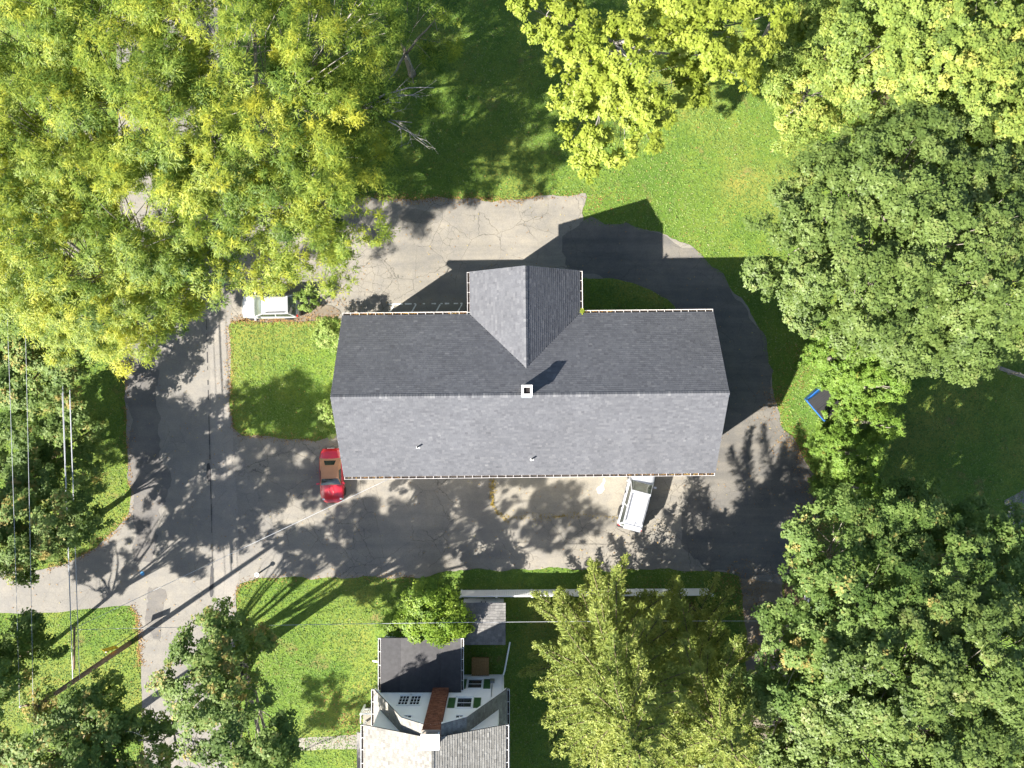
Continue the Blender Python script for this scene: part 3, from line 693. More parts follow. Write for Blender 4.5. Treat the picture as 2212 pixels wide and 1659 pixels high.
front = [q for q in bl if abs(q[0][3] - by1) < 0.005]; front.sort(key=lambda q: -q[0][4]); rest = [q for q in bl if abs(q[0][3] - by1) >= 0.005] + front[300:]
cache = {}
for q, tt in front[:300]:
    key = (round(q[1] - q[0], 3), int(tt * 6))
    if key not in cache:
        mm = MB(); mm.ct = (int(tt * 6) + 0.5) / 6; wdt = q[1] - q[0]; mm.box(0, wdt, 0, 0.032, 0, 0.066); cache[key] = mm.mesh('brick', M['brick'])
    link('brick', cache[key], chn, (q[0], q[2], q[4]))
m = MB()
for q, tt in rest: m.ct = tt; m.box(*q)
tag(m.build('brick_courses', M['brick'], chn), kind='stuff')
m = MB(); m.box(bx0 - 0.05, bx1 + 0.05, by0 - 0.05, by1 + 0.05, bz1 - 0.015, bz1 + 0.06); m.build('chimney_crown', M['mortar'], chn)
m = MB(); m.box(bx0 - 0.02, bx1 + 0.02, by0 - 0.02, by1 - 0.06, bz1 + 0.30, bz1 + 0.36)
for x in (bx0 + 0.02, bx1 - 0.08):
    for y in (by0 + 0.02, by1 - 0.14): m.box(x, x + 0.06, y, y + 0.06, bz1 + 0.061, bz1 + 0.299)
m.build('chimney_cap', M['white'], chn)
# flat-roofed extension
fx0, fx1, fy0, fy1, fz = -4.15, 1.4, 0.03, 3.75, 3.08
m = MB(); m.box(fx0 + 0.15, fx1 - 0.15, fy0, fy1 - 0.12, 0, fz - 0.16); m.build('extension_wall', M['white'], nh)
k = 4
for i in range(k):
    m = MB(); m.ct = (0.2, 0.8, 0.5, 0.9)[i]; a = fx0 + (fx1 - fx0) * i / k; b = fx0 + (fx1 - fx0) * (i + 1) / k - 0.006
    zz = fz + 0.004 * (i % 2)
    m.slab([(a, fy0, zz + 0.06), (b, fy0, zz + 0.06), (b, fy1, zz), (a, fy1, zz)], (0, 0, 1), 0.15); m.build('membrane_sheet', M['membrane'], nh)
gutter(nh, (fx0 - 0.01, fy0 + 0.1, fz + 0.02), (fx0 - 0.01, fy1, fz + 0.02), (-1, 0, 0), M['white'], 0.0, 0.75)
gutter(nh, (fx1 + 0.01, fy0 + 0.1, fz + 0.02), (fx1 + 0.01, fy1, fz + 0.02), (1, 0, 0), M['white'], 0.0, 0.62)
window(nh, (-1.2, fy1 - 0.12, 1.6), (-1, 0, 0), (0, 1, 0), 1.0, 1.2, M['white'], (2, 2))
m = MB(); m.tube([(fx0 - 0.1, 1.0, fz - 0.1), (fx0 - 0.12, 1.0, 0.4), (fx0 - 1.1, 1.05, 0.15)], 0.06, 8); m.build('downspout', M['white'], nh)
m = MB(); m.tube([(4.35, 0.1, 3.2), (4.3, 0.07, 2.9), (4.25, 0.06, 0.35), (4.35, 0.3, 0.2), (4.75, 2.4, 0.12)], 0.06, 8); m.build('downspout', M['white'], nh)
# meter with conduit
m = MB(); m.box(3.35, 3.65, 0.03, 0.2, 1.2, 1.6); mt = m.build('electric_meter', M['metal'], nh)
m = MB(); m.tube([(3.5, 0.07, 1.6), (3.5, 0.07, 3.9)], 0.03, 8); m.build('conduit', M['metal'], mt)
# side porch and stair rail on the west side
m = MB(); m.slab([(-5.9, -3.0, 2.55), (-5.9, -7.5, 2.55), (-4.3, -7.5, 2.95), (-4.3, -3.0, 2.95)], (-0.4, 0, 1.6), 0.12); m.build('porch_roof', M['shed_shingle'], nh)
for y in (-3.2, -5.2, -7.2):
    m = MB(); m.box(-5.75, -5.62, y - 0.06, y + 0.06, 0, 2.5); m.build('porch_post', M['white'], nh)
m = MB(); m.box(-5.9, -4.22, -7.5, -2.4, 0.0, 0.5); m.build('porch_floor', M['concrete'], nh)
rl = MB(); rl.box(-5.85, -4.4, -2.28, -2.2, 1.35, 1.43); rl.box(-5.85, -4.4, -2.27, -2.21, 0.62, 0.68); rl.box(-5.92, -5.8, -2.3, -2.18, 0.0, 1.5); rail = rl.build('stair_rail', M['white'], nh)
for i in range(9):
    m = MB(); x = -5.7 + i * 0.15; m.box(x, x + 0.045, -2.262, -2.218, 0.681, 1.349); m.build('baluster', M['white'], rail)
rl = MB(); rl.box(-5.92, -5.85, -2.9, -2.31, 1.35, 1.43); rl.build('stair_rail', M['white'], nh)

# garden shed
shed = thing('garden_shed', 'small shed with grey shingled roof between the white fence and the house', 'shed', (-2.05, -16.9, 0))
m = MB(); m.add([(-1.45, 1.2, 0), (1.45, 1.2, 0), (1.45, -1.15, 0), (-1.45, -1.15, 0), (-1.45, 1.2, 1.95), (1.45, 1.2, 1.95), (1.45, -1.15, 2.3), (-1.45, -1.15, 2.3)], [(0, 1, 5, 4), (1, 2, 6, 5), (2, 3, 7, 6), (3, 0, 4, 7)]); m.build('wall', M['white'], shed)
for s in (-1, 1):
    m = MB(); m.box(s * 0.62 - 0.55, s * 0.62 + 0.55, 1.203, 1.24, 0.08, 1.85); dd = m.build('door', M['white'], shed)
    m = MB(); m.box(s * 0.15 - 0.03, s * 0.15 + 0.03, 1.242, 1.28, 0.9, 1.1); m.build('handle', M['black'], dd)
m = MB(); nn = Vector((0, 0.4, 2.85)).normalized(); m.slab([(-1.62, 1.5, 2.02), (-1.62, -1.3, 2.42), (1.58, -1.3, 2.42), (1.58, 1.5, 2.02)], nn, 0.08); sr = m.build('roof', M['deck'], shed)
ss = []; shingle_slope(ss, (-1.62, 1.5, 2.03), (1, 0, 0), (0, -2.8, 0.4), nn, 2.83, lambda v: [(-0.02, 3.22)], seed=60, exp=0.19, wmin=0.22, wmax=0.3, t=0.02); emit_shingles(ss, sr, M['shed_shingle'], 300)
# wooden landing beside the house
ldg = thing('wooden_landing', 'low brown wooden landing of planks against the white house wall', 'landing', (*xy(1038, 1437), 0))
m = MB(); m.box(-0.6, 0.6, -0.6, 0.6, 0.04, 0.30); m.build('frame', M['wood'], ldg)
for i in range(9):
    m = MB(); m.box(-0.63 + i * 0.14, -0.63 + i * 0.14 + 0.128, -0.64, 0.62, 0.303, 0.335 + 0.004 * (i % 2)); m.build('plank', M['wood'], ldg)

# ------------------------------------------------------------------ white vinyl fences
def fence(label, p0, p1, bays, h=1.55):
    p0, p1 = Vector((*p0, 0)), Vector((*p1, 0)); d = p1 - p0; L = d.length
    f = thing('vinyl_fence', label, 'fence', p0, math.atan2(d.y, d.x))
    bl_ = L / bays
    bm, pm_, cm = MB(), MB(), MB()
    pm_.box(-0.065, 0.065, -0.065, 0.065, 0, h + 0.06); cm.box(-0.08, 0.08, -0.08, 0.08, h + 0.061, h + 0.085); cm.add([(-0.08, -0.08, h + 0.086), (0.08, -0.08, h + 0.086), (0.08, 0.08, h + 0.086), (-0.08, 0.08, h + 0.086), (0, 0, h + 0.15)], [(0, 1, 4), (1, 2, 4), (2, 3, 4), (3, 0, 4)])
    pme, cme = pm_.mesh('post', M['vinyl']), cm.mesh('cap', M['vinyl'])
    nb = int((bl_ - 0.14) / 0.152); bw = (bl_ - 0.14) / nb
    bm.box(0.002, bw - 0.005, -0.02, 0.02, 0.16, h - 0.082); bme = bm.mesh('board', M['vinyl'])
    rm = MB(); rm.box(0.067, bl_ - 0.067, -0.045, 0.045, h - 0.08, h); rm.box(0.067, bl_ - 0.067, -0.045, 0.045, 0.05, 0.158); rme = rm.mesh('rail', M['vinyl'])
    for i in range(bays + 1):
        po = link('post', pme, f, (i * bl_, 0, 0)); link('post_cap', cme, po)
        if i < bays:
            link('rail', rme, f, (i * bl_, 0, 0))
            for j in range(nb): link('board', bme, f, (i * bl_ + 0.07 + j * bw, 0, 0))
    return f
fence('long white vinyl board fence behind the shed along the parking lot', (-3.66, -15.1), (14.2, -14.98), 7)
fence('short white vinyl fence beside the gravel drive under the big green maple', (21.4, -15.3), (21.45, -18.0), 1, 1.5)

# ------------------------------------------------------------------ cars
def wheel(parent, x, y, r, wd, rim):
    s = 1 if y > 0 else -1
    T = Matrix.Translation((x, y, r)) @ Matrix.Rotation(-s * math.pi / 2, 4, 'X')
    m = MB(); m.lathe([(r * 0.62, -wd / 2), (r * 0.94, -wd / 2), (r, -wd / 2 + 0.03), (r, wd / 2 - 0.03), (r * 0.94, wd / 2), (r * 0.62, wd / 2 - 0.01)], 22, T)
    w = m.build('wheel', M['rubber'], parent, True)
    m = MB(); m.lathe([(r * 0.61, -0.05), (r * 0.61, wd / 2 - 0.03), (r * 0.55, wd / 2 - 0.035), (r * 0.5, wd / 2 - 0.07), (r * 0.12, wd / 2 - 0.04)], 20, T); rm = m.build('rim', M['black'], w)
    for k in range(5):
        m = MB(); a = k * 2 * math.pi / 5; R2 = T @ Matrix.Rotation(a, 4, 'Z'); m.box(0, r * 0.56, -r * 0.08, r * 0.08, wd / 2 - 0.06, wd / 2 - 0.02, R2); m.build('spoke', rim, w)
def car(name, label, loc, rz, stations, cabin, paint, roofmat, glassmat, wheels, wr, soft=False, rails=False, lamps=None, panelz=None):
    t = thing(name, label, 'car', loc, rz)
    # body loft
    m = MB(); prof = lambda hw, zt, zs: [(0, zt), (0.35 * hw, zt - 0.004), (0.62 * hw, zt - 0.014), (0.82 * hw, zt - 0.045), (0.94 * hw, zs + (zt - zs) * 0.35), (0.985 * hw, zs), (hw, 0.5 * zs + 0.12), (0.985 * hw, 0.34), (0.95 * hw, 0.22), (0.7 * hw, 0.18)]
    rings = []
    for (x, hw, zt, zs) in stations:
        P = prof(hw, zt, zs); ring = [(x, y, z) for y, z in P] + [(x, -y, z) for y, z in P[::-1][:-1]]
        rings.append(ring)
    n = len(rings[0]); vs = [p for r in rings for p in r]; fs = []
    for i in range(len(rings) - 1):
        for k in range(n):
            fs.append((i * n + k, (i + 1) * n + k, (i + 1) * n + (k + 1) % n, i * n + (k + 1) % n))
    fs.append(tuple(range(n))); fs.append(tuple((len(rings) - 1) * n + k for k in range(n))[::-1])
    m.add(vs, fs); body = m.build('body', paint, t, True)
    # cabin
    xw0, xw1, xr1, xr0, zb, zr, hb, hr = cabin
    hb2, hr2 = hb * 0.97, hr * 0.98
    A = {}
    for s in (1, -1):
        A['wb', s] = Vector((xw0, s * hb * 0.93, zb)); A['wt', s] = Vector((xw1, s * hr, zr - 0.02)); A['rt', s] = Vector((xr1, s * hr2, zr - 0.03)); A['rb', s] = Vector((xr0, s * hb2, zb))
    m = MB()
    V8 = [A['wb', 1], A['wb', -1], A['wt', -1], A['wt', 1], A['rb', 1], A['rb', -1], A['rt', -1], A['rt', 1]]
    m.add(V8, [(0, 1, 2, 3), (5, 4, 7, 6), (4, 0, 3, 7), (1, 5, 6, 2)]); m.build('cabin', roofmat if soft else paint, t)
    m = MB(); m.grid(A['rt', -1], A['wt', -1], A['wt', 1], A['rt', 1], 10, 8, 0.035, 0.0); m.build('soft_top' if soft else 'roof', roofmat, t, True)
    def glass(nm, a, b, c, d, ins, off, bul=0.0):
        m = MB(); ce = (a + b + c + d) / 4
        def I(p): return p + (ce - p) * ins
        m.grid(I(a), I(b), I(c), I(d), 6, 4, bul, off); g_ = m.build(nm, glassmat, t, True); return g_
    m = MB()
    f0 = A['wb', 1] * 0.97 + A['wb', -1] * 0.03; f1 = A['wb', -1] * 0.97 + A['wb', 1] * 0.03
    cu = Vector((0.05, 0, 0))
    glass('windscreen', A['wb', -1], A['wb', 1], A['wt', 1], A['wt', -1], 0.055, 0.012, 0.035)
    if soft:
        def L(u, v): return (A['rb', 1] * (1 - u) + A['rb', -1] * u) * (1 - v) + (A['rt', 1] * (1 - u) + A['rt', -1] * u) * v
        m = MB(); m.grid(L(0.2, 0.3), L(0.8, 0.3), L(0.76, 0.85), L(0.24, 0.85), 4, 3, 0, 0.012); m.build('rear_window', M['car_glass'], t, True)
    else: glass('rear_window', A['rb', 1], A['rb', -1], A['rt', -1], A['rt', 1], 0.09, 0.012, 0.02)
    for s in (1, -1):
        segs = ((0.04, 0.50), (0.53, 0.96)) if not soft else ((0.05, 0.62),)
        for (a0, a1) in segs:
            Bq = lambda q: A['wb', s] * (1 - q) + A['rb', s] * q
            Tq = lambda q: A['wt', s] * (1 - q) + A['rt', s] * q
            lo0, lo1 = Bq(a0) * 0.9 + Tq(a0) * 0.1, Bq(a1) * 0.9 + Tq(a1) * 0.1; hi0, hi1 = Bq(a0) * 0.12 + Tq(a0) * 0.88, Bq(a1) * 0.12 + Tq(a1) * 0.88
            m = MB()
            if s > 0: m.grid(lo0, lo1, hi1, hi0, 4, 2, 0.0, 0.012)
            else: m.grid(lo1, lo0, hi0, hi1, 4, 2, 0.0, 0.012)
            m.build('side_window', M['car_glass'], t, True)
        # door mirror
        m = MB(); mp = A['wb', s] + Vector((-0.12, s * 0.17, 0.06)); m.box(mp.x - 0.06, mp.x + 0.07, mp.y - 0.1, mp.y + 0.1, mp.z - 0.06, mp.z + 0.08); mi = m.build('mirror', paint, t)
        if rails:
            m = MB(); m.tube([A['wt', s] + Vector((-0.25, -s * 0.08, 0.05)), A['wt', s] + Vector((-0.35, -s * 0.08, 0.1)), A['rt', s] + Vector((0.35, -s * 0.08, 0.1)), A['rt', s] + Vector((0.2, -s * 0.08, 0.05))], 0.022, 6); m.build('roof_rail', M['black'], t)
    for (x, y) in wheels: wheel(t, x, y, wr, 0.2, M['metal']); 
    for (x, y) in wheels:
        s = 1 if y > 0 else -1
        m = MB(); m.lathe([(wr * 1.14, -0.012), (wr * 1.14, 0.0)], 20, Matrix.Translation((x, y + s * 0.055, wr + 0.03)) @ Matrix.Rotation(-s * math.pi / 2, 4, 'X')); m.build('wheel_arch', M['black'], t)
    # lamps, bumpers, plates
    xf, xb = stations[-1][0], stations[0][0]
    for s in (1, -1):
        (lx, ly, lz, lw), (tx, ty, tz, tw) = lamps
        m = MB(); m.lathe([(lw * 0.5, 0), (lw * 0.46, 0.045), (lw * 0.2, 0.07)], 14, Matrix.Translation((lx, s * ly, lz)) @ Matrix.Rotation(math.radians(35), 4, 'Y') @ Matrix.Diagonal((1.0, 1.35, 1, 1))); m.build('headlight', M['lamp_clear'], t, True)
        m = MB(); m.box(tx - 0.05, tx + 0.05, s * ty - tw / 2, s * ty + tw / 2, tz - 0.12, tz + 0.1); m.build('tail_light', M['lamp_red'], t)
    m = MB(); m.box(xb - 0.03, xb + 0.02, -0.26, 0.26, 0.55, 0.68); m.build('number_plate', M['white'], t)
    return t, body, A
# red convertible: local x is the driving direction
st = [(-1.98, 0.52, 0.72, 0.50), (-1.92, 0.64, 0.82, 0.58), (-1.75, 0.76, 0.88, 0.66), (-1.3, 0.85, 0.92, 0.74), (-0.7, 0.86, 0.92, 0.76), (0.2, 0.84, 0.92, 0.76), (0.7, 0.86, 0.90, 0.74), (1.2, 0.87, 0.82, 0.68), (1.6, 0.80, 0.74, 0.60), (1.85, 0.66, 0.66, 0.50), (1.96, 0.50, 0.58, 0.44)]
rc, rbody, RA = car('red_convertible', 'small red convertible with tan soft top parked at the corner of the grey roof', at(715, 1029, 0.85) * Vector((1, 1, 0)) if False else (at(715, 1029, 0.85).x, at(715, 1029, 0.85).y, 0.024), math.radians(-88.2), st,
    (0.62, 0.12, -0.75, -1.3, 0.9, 1.22, 0.80, 0.62), M['red_paint'], M['tan'], M['car_glass'], [(1.18, 0.78), (1.18, -0.78), (-1.18, 0.78), (-1.18, -0.78)], 0.31, soft=True, lamps=((1.66, 0.60, 0.62, 0.2), (-1.9, 0.45, 0.7, 0.22)))
m = MB()
for s in (-1, 1): m.tube([(0.75, s * 0.13, 0.895), (1.1, s * 0.15, 0.845), (1.5, s * 0.12, 0.755)], [0.02, 0.035, 0.012], 6)
m.build('bonnet_crease', M['red_paint'], rc, True)
m = MB(); m.tube([(-1.55, -0.2, 0.895), (-1.55, 0.2, 0.895)], 0.014, 6); m.build('brake_light', M['lamp_red'], rc)
# silver SUV nosing in under the front eave
st = [(-2.36, 0.80, 0.92, 0.72), (-2.32, 0.86, 1.02, 0.82), (-2.15, 0.90, 1.08, 0.88), (-1.2, 0.92, 1.10, 0.92), (0.4, 0.92, 1.10, 0.92), (0.95, 0.92, 1.09, 0.90), (1.5, 0.91, 1.05, 0.86), (2.05, 0.88, 1.0, 0.8), (2.28, 0.8, 0.9, 0.7), (2.36, 0.66, 0.76, 0.58)]
sp = at(1379, 1074, 1.2)
car('silver_suv', 'silver white off-road car with roof rails nosed in under the front gutter', (sp.x, sp.y, 0.03), math.radians(90 - 14.6), st,
    (1.05, 0.45, -2.0, -2.28, 1.08, 1.76, 0.88, 0.70), M['silver_paint'], M['silver_paint'], M['green_glass'], [(1.42, 0.86), (1.42, -0.86), (-1.38, 0.86), (-1.38, -0.86)], 0.38, rails=True, lamps=((2.2, 0.66, 0.82, 0.2), (-2.3, 0.80, 0.9, 0.14)))
suv = bpy.data.objects['silver_suv']
for yy in (-0.42, -0.25, -0.08, 0.08, 0.25, 0.42):
    m = MB(); m.tube([(0.3, yy, 1.772), (-0.8, yy, 1.795), (-1.9, yy, 1.765)], [0.004, 0.007, 0.004], 5); m.build('roof_rib', M['silver_paint'], suv, True)
m = MB(); m.box(-2.34, -1.98, -0.62, 0.62, 1.735, 1.765); m.build('spoiler', M['silver_paint'], suv)
m = MB(); m.box(-2.5, -2.34, -0.86, 0.86, 0.5, 0.66); m.build('bumper', M['black'], suv)
for yy in (-0.925, 0.925):
    m = MB(); m.box(-2.0, 2.0, yy - 0.012, yy + 0.012, 0.62, 0.70); m.build('side_moulding', M['black'], suv)
    for xx in (0.1, -0.95):
        m = MB(); m.box(xx - 0.09, xx + 0.09, yy - 0.03, yy + 0.03, 0.9, 0.94); m.build('door_handle', M['black'], suv)
m = MB(); m.tube([(1.0, -0.3, 1.13), (0.75, 0.1, 1.36)], 0.012, 5); m.build('wiper', M['black'], suv)
m = MB(); m.tube([(-1.75, -0.1, 1.79), (-1.95, -0.1, 1.86)], 0.015, 5); m.build('aerial', M['black'], suv)
# white hatchback half under the honey locust
st = [(-2.05, 0.70, 0.85, 0.62), (-1.98, 0.80, 0.96, 0.74), (-1.75, 0.86, 1.0, 0.82), (-0.8, 0.88, 1.0, 0.84), (0.6, 0.88, 1.0, 0.82), (1.1, 0.87, 0.96, 0.78), (1.6, 0.83, 0.88, 0.7), (1.9, 0.74, 0.78, 0.58), (2.06, 0.58, 0.66, 0.48)]
wp = at(580, 661, 1.1)
car('white_hatchback', 'white hatchback parked by the lawn, half hidden under the yellow tree', (wp.x, wp.y, 0.054), math.radians(181), st,
    (1.05, 0.35, -1.5, -1.95, 0.98, 1.52, 0.84, 0.64), M['white_paint'], M['white_paint'], M['green_glass'], [(1.3, 0.82), (1.3, -0.82), (-1.25, 0.82), (-1.25, -0.82)], 0.33, rails=True, lamps=((1.82, 0.66, 0.72, 0.22), (-2.0, 0.74, 0.86, 0.16)))

# ------------------------------------------------------------------ dumpster
dm = thing('dumpster', 'blue steel dumpster with ribbed black lid tucked under the hedge', 'dumpster', (at(1781, 872, 1.2).x, at(1781, 872, 1.2).y, 0.036), math.radians(-49.3))
m = MB(); L2, D2 = 0.92, 0.78
m.add([(-L2, -D2 + 0.2, 0.12), (L2, -D2 + 0.2, 0.12), (L2, D2, 0.12), (-L2, D2, 0.12), (-L2, -D2, 1.15), (L2, -D2, 1.15), (L2, D2, 1.42), (-L2, D2, 1.42)], [(0, 3, 2, 1), (0, 1, 5, 4), (1, 2, 6, 5), (2, 3, 7, 6), (3, 0, 4, 7)]); m.build('bin', M['blue'], dm)
m = MB(); m.box(-L2 - 0.06, L2 + 0.06, -D2 - 0.07, -D2 + 0.02, 1.08, 1.18); m.build('front_rim', M['blue'], dm)
for s in (-1, 1):
    m = MB(); m.box(s * (L2 + 0.02) - 0.05, s * (L2 + 0.02) + 0.05, -D2 + 0.25, D2 - 0.15, 0.75, 0.92); m.build('fork_pocket', M['blue'], dm)
for s in (0, 1):
    m = MB(); x0 = -L2 + s * L2 + 0.01; x1 = x0 + L2 - 0.02; lz = lambda y: 1.19 + (y + D2) / (2 * D2) * 0.27
    m.slab([(x0, -D2 - 0.03, lz(-D2 - 0.03)), (x1, -D2 - 0.03, lz(-D2 - 0.03)), (x1, D2, lz(D2)), (x0, D2, lz(D2))], (0, -0.27, 1.56), 0.03); ld = m.build('lid', M['black'], dm)
    for k in range(6):
        m = MB(); xa = x0 + 0.05 + k * 0.145; m.slab([(xa, -D2, lz(-D2) + 0.035), (xa + 0.07, -D2, lz(-D2) + 0.035), (xa + 0.07, D2 - 0.04, lz(D2 - 0.04) + 0.035), (xa, D2 - 0.04, lz(D2 - 0.04) + 0.035)], (0, -0.27, 1.56), 0.034); m.build('rib', M['black'], ld)

# ------------------------------------------------------------------ utility pole, wires, sign, post
pb_ = at(280, 1390)
pole = thing('utility_pole', 'tall brown wooden utility pole on the grass verge by the junction', 'utility pole', (pb_.x, pb_.y, 0))
m = MB(); m.tube([(0, 0, 0), (0, 0, 5), (0, 0, 10.3)], [0.19, 0.165, 0.13], 10); m.build('shaft', M['pole'], pole, True)
m = MB(); m.box(-1.25, 1.25, -0.2, -0.1, 9.75, 9.87); arm = m.build('crossarm', M['pole'], pole)
for x in (-1.15, -0.35, 1.15):
    m = MB(); m.lathe([(0.03, 9.872), (0.06, 9.92), (0.04, 9.97), (0.06, 10.02), (0.02, 10.06)], 10, Matrix.Translation((x, -0.15, 0))); m.build('insulator', M['white'], arm)
for s in (-1, 1):
    m = MB(); m.tube([(s * 0.7, -0.16, 9.74), (s * 0.05, -0.18, 9.1)], 0.02, 6); m.build('brace', M['metal'], pole)
def wire(label, a, b, r=0.014, sag=0.5, n=24, group=None):
    a, b = Vector(a), Vector(b); P = []
    for i in range(n + 1):
        q = i / n; p = a.lerp(b, q); p.z -= 4 * sag * q * (1 - q); P.append(p)
    m = MB(); m.tube(P, r, 5); o = m.build('overhead_wire', M['wire'], None, True)
    return tag(o, label, 'wire', group)
X0, Y0 = pb_.x, pb_.y
wire('thin overhead wire farthest left, running along the left picture edge', (X0 - 1.15, Y0 - 0.15, 10.05), (X0 - 4.3, Y0 + 80, 10.3), 0.012, 0.4)
wire('thin overhead wire second from the left edge', (X0 - 0.35, Y0 - 0.15, 10.05), (X0 - 2.6, Y0 + 80, 10.3), 0.012, 0.4)
wire('thin overhead wire leaving the pole top towards the bottom edge', (X0 - 0.35, Y0 - 0.15, 10.05), (X0 + 0.5, Y0 - 50, 10.2), 0.012, 0.4)
for i, (dx, dz, r) in enumerate(((-0.12, 0.0, 0.024), (0.05, 0.25, 0.016), (0.16, -0.25, 0.024), (0.0, -0.5, 0.014))):
    wire(('leftmost pale cable', 'uppermost thin cable', 'rightmost thick cable', 'lowest thin cable')[i] + ' in the bundle running up from the utility pole', (X0 + dx, Y0, 6.6 + dz), (X0 + dx * 2 - 3.2, Y0 + 80, 6.9 + dz), r, 0.3, group='bundled cables from the utility pole')
tap = at(160, 1358, 6.5)
hc = house.matrix_basis @ Vector((-HL + 3.2, -HW - 0.05, EZ - 0.1))
wire('pale service wire slanting over the road to the corner of the grey roof', tap, hc, 0.016, 0.25)
wire('pale service wire crossing the lower lawn and shed towards the right', tap - Vector((0, 0.1, 0.05)), at(1700, 1342, 5.0), 0.016, 0.5)
m = MB(); m.tube([tap + Vector((0.02, 0.1, 0.0)), tap + Vector((0.03, -2.6, 0.05))], 0.07, 8); tag(m.build('cable_closure', M['pole']), 'long brown splice case hanging on the cable bundle near the pole', 'cable box')
# warning sign
sg = at(238, 1403, 2.2); ro = Vector((sg.x, sg.y, 0))
sign = thing('warning_sign', 'yellow diamond warning sign on a post beside the utility pole', 'sign', ro, math.radians(4))
m = MB(); m.tube([(0, 0, 0), (0, 0, 2.75)], 0.03, 8); m.build('post', M['metal'], sign)
m = MB(); a = 0.62; m.add([(-a, 0.035, 2.2), (0, 0.035, 2.2 - a), (a, 0.035, 2.2), (0, 0.035, 2.2 + a), (-a, 0.045, 2.2), (0, 0.045, 2.2 - a), (a, 0.045, 2.2), (0, 0.045, 2.2 + a)], [(0, 1, 2, 3), (7, 6, 5, 4), (0, 4, 5, 1), (1, 5, 6, 2), (2, 6, 7, 3), (3, 7, 4, 0)]); pl = m.build('plate', M['yellow'], sign)
m = MB(); a1, a2 = 0.57, 0.54
for (p, q) in (((-1, 0), (0, -1)), ((0, -1), (1, 0)), ((1, 0), (0, 1)), ((0, 1), (-1, 0))):
    m.add([(p[0] * a1, 0.049, 2.2 + p[1] * a1), (q[0] * a1, 0.049, 2.2 + q[1] * a1), (q[0] * a2, 0.049, 2.2 + q[1] * a2), (p[0] * a2, 0.049, 2.2 + p[1] * a2)], [(0, 1, 2, 3)])
m.build('border', M['black'], pl)
# low bollard at the mouth of the drive
bp = at(563, 1236)
bo = thing('bollard', 'small white-topped bollard where the lot meets the road', 'bollard', (bp.x, bp.y, 0.03))
m = MB(); m.lathe([(0.06, 0), (0.06, 0.72), (0.02, 0.74)], 12); m.build('post', M['black'], bo)
m = MB(); m.lathe([(0.07, 0.74), (0.16, 0.75), (0.16, 0.79), (0.07, 0.80)], 16); m.build('cap', M['white'], bo)
m = MB(); m.lathe([(0.068, 0.801), (0.06, 0.815), (0.01, 0.82)], 12); m.build('reflector', M['black'], bo)
# weathered rail fence at the right edge
rf0, rf1 = at(2138, 785, 1.1), at(2290, 838, 1.1)
dv = rf1 - rf0
wf = thing('rail_fence', 'weathered grey wooden fence end at the right edge below the maple', 'fence', (rf0.x, rf0.y, 0), math.atan2(dv.y, dv.x))
for i in range(3):
    m = MB(); m.box(i * 2.2 - 0.06, i * 2.2 + 0.06, -0.06, 0.06, 0, 1.25); m.build('post', M['bark'], wf)
    if i < 2:
        for z in (0.35, 0.75, 1.1):
            m = MB(); m.box(i * 2.2 + 0.062, i * 2.2 + 2.138, -0.03, 0.03, z - 0.07, z + 0.07); m.build('rail', M['bark'], wf)
# ------------------------------------------------------------------ vegetation
def unit(a): return a / np.maximum(np.linalg.norm(a, axis=-1, keepdims=True), 1e-6)
def leaf_quads(c, n, u, L, Wd, fold):
    n = unit(n); u = unit(u - n * (u * n).sum(-1, keepdims=True)); v = np.cross(n, u)
    L = L[:, None] / 2; Wd = Wd[:, None] / 2
    return np.stack([c - u * L + v * Wd, c - u * L - v * Wd, c + u * L], 1)
STYLES = {
    #            boughs/m2  bough r       clumps  clump r        leaves  leaf length   aspect flat up  radial
    'maple':  dict(bd=0.60, br=(0.7, 1.25), nc=10, cr=(0.24, 0.46), nl=40, L=(0.10, 0.20), asp=0.95, flat=0.5, up=1.0, rad=0.3, fold=0.25),
    'small':  dict(bd=0.75, br=(0.5, 0.95), nc=9, cr=(0.22, 0.42), nl=34, L=(0.09, 0.17), asp=0.9, flat=0.55, up=0.8, rad=0.3, fold=0.25),
    'tuft':   dict(bd=0.42, br=(0.6, 1.15), nc=10, cr=(0.24, 0.4), nl=34, L=(0.12, 0.23), asp=0.9, flat=0.55, up=0.9, rad=0.6, fold=0.25),
    'locust': dict(bd=0.50, br=(0.7, 1.4), nc=12, cr=(0.26, 0.52), nl=42, L=(0.11, 0.26), asp=0.25, flat=0.5, up=1.0, rad=1.2, fold=0.5),
    'cedar':  dict(bd=1.5, br=(0.3, 0.5), nc=7, cr=(0.14, 0.26), nl=26, L=(0.09, 0.18), asp=0.6, flat=1.0, up=0.5, rad=0.8, fold=0.3),
    'shrub':  dict(bd=4.6, br=(0.22, 0.34), nc=7, cr=(0.1, 0.18), nl=24, L=(0.06, 0.11), asp=0.8, flat=0.9, up=0.6, rad=0.4, fold=0.25),
}
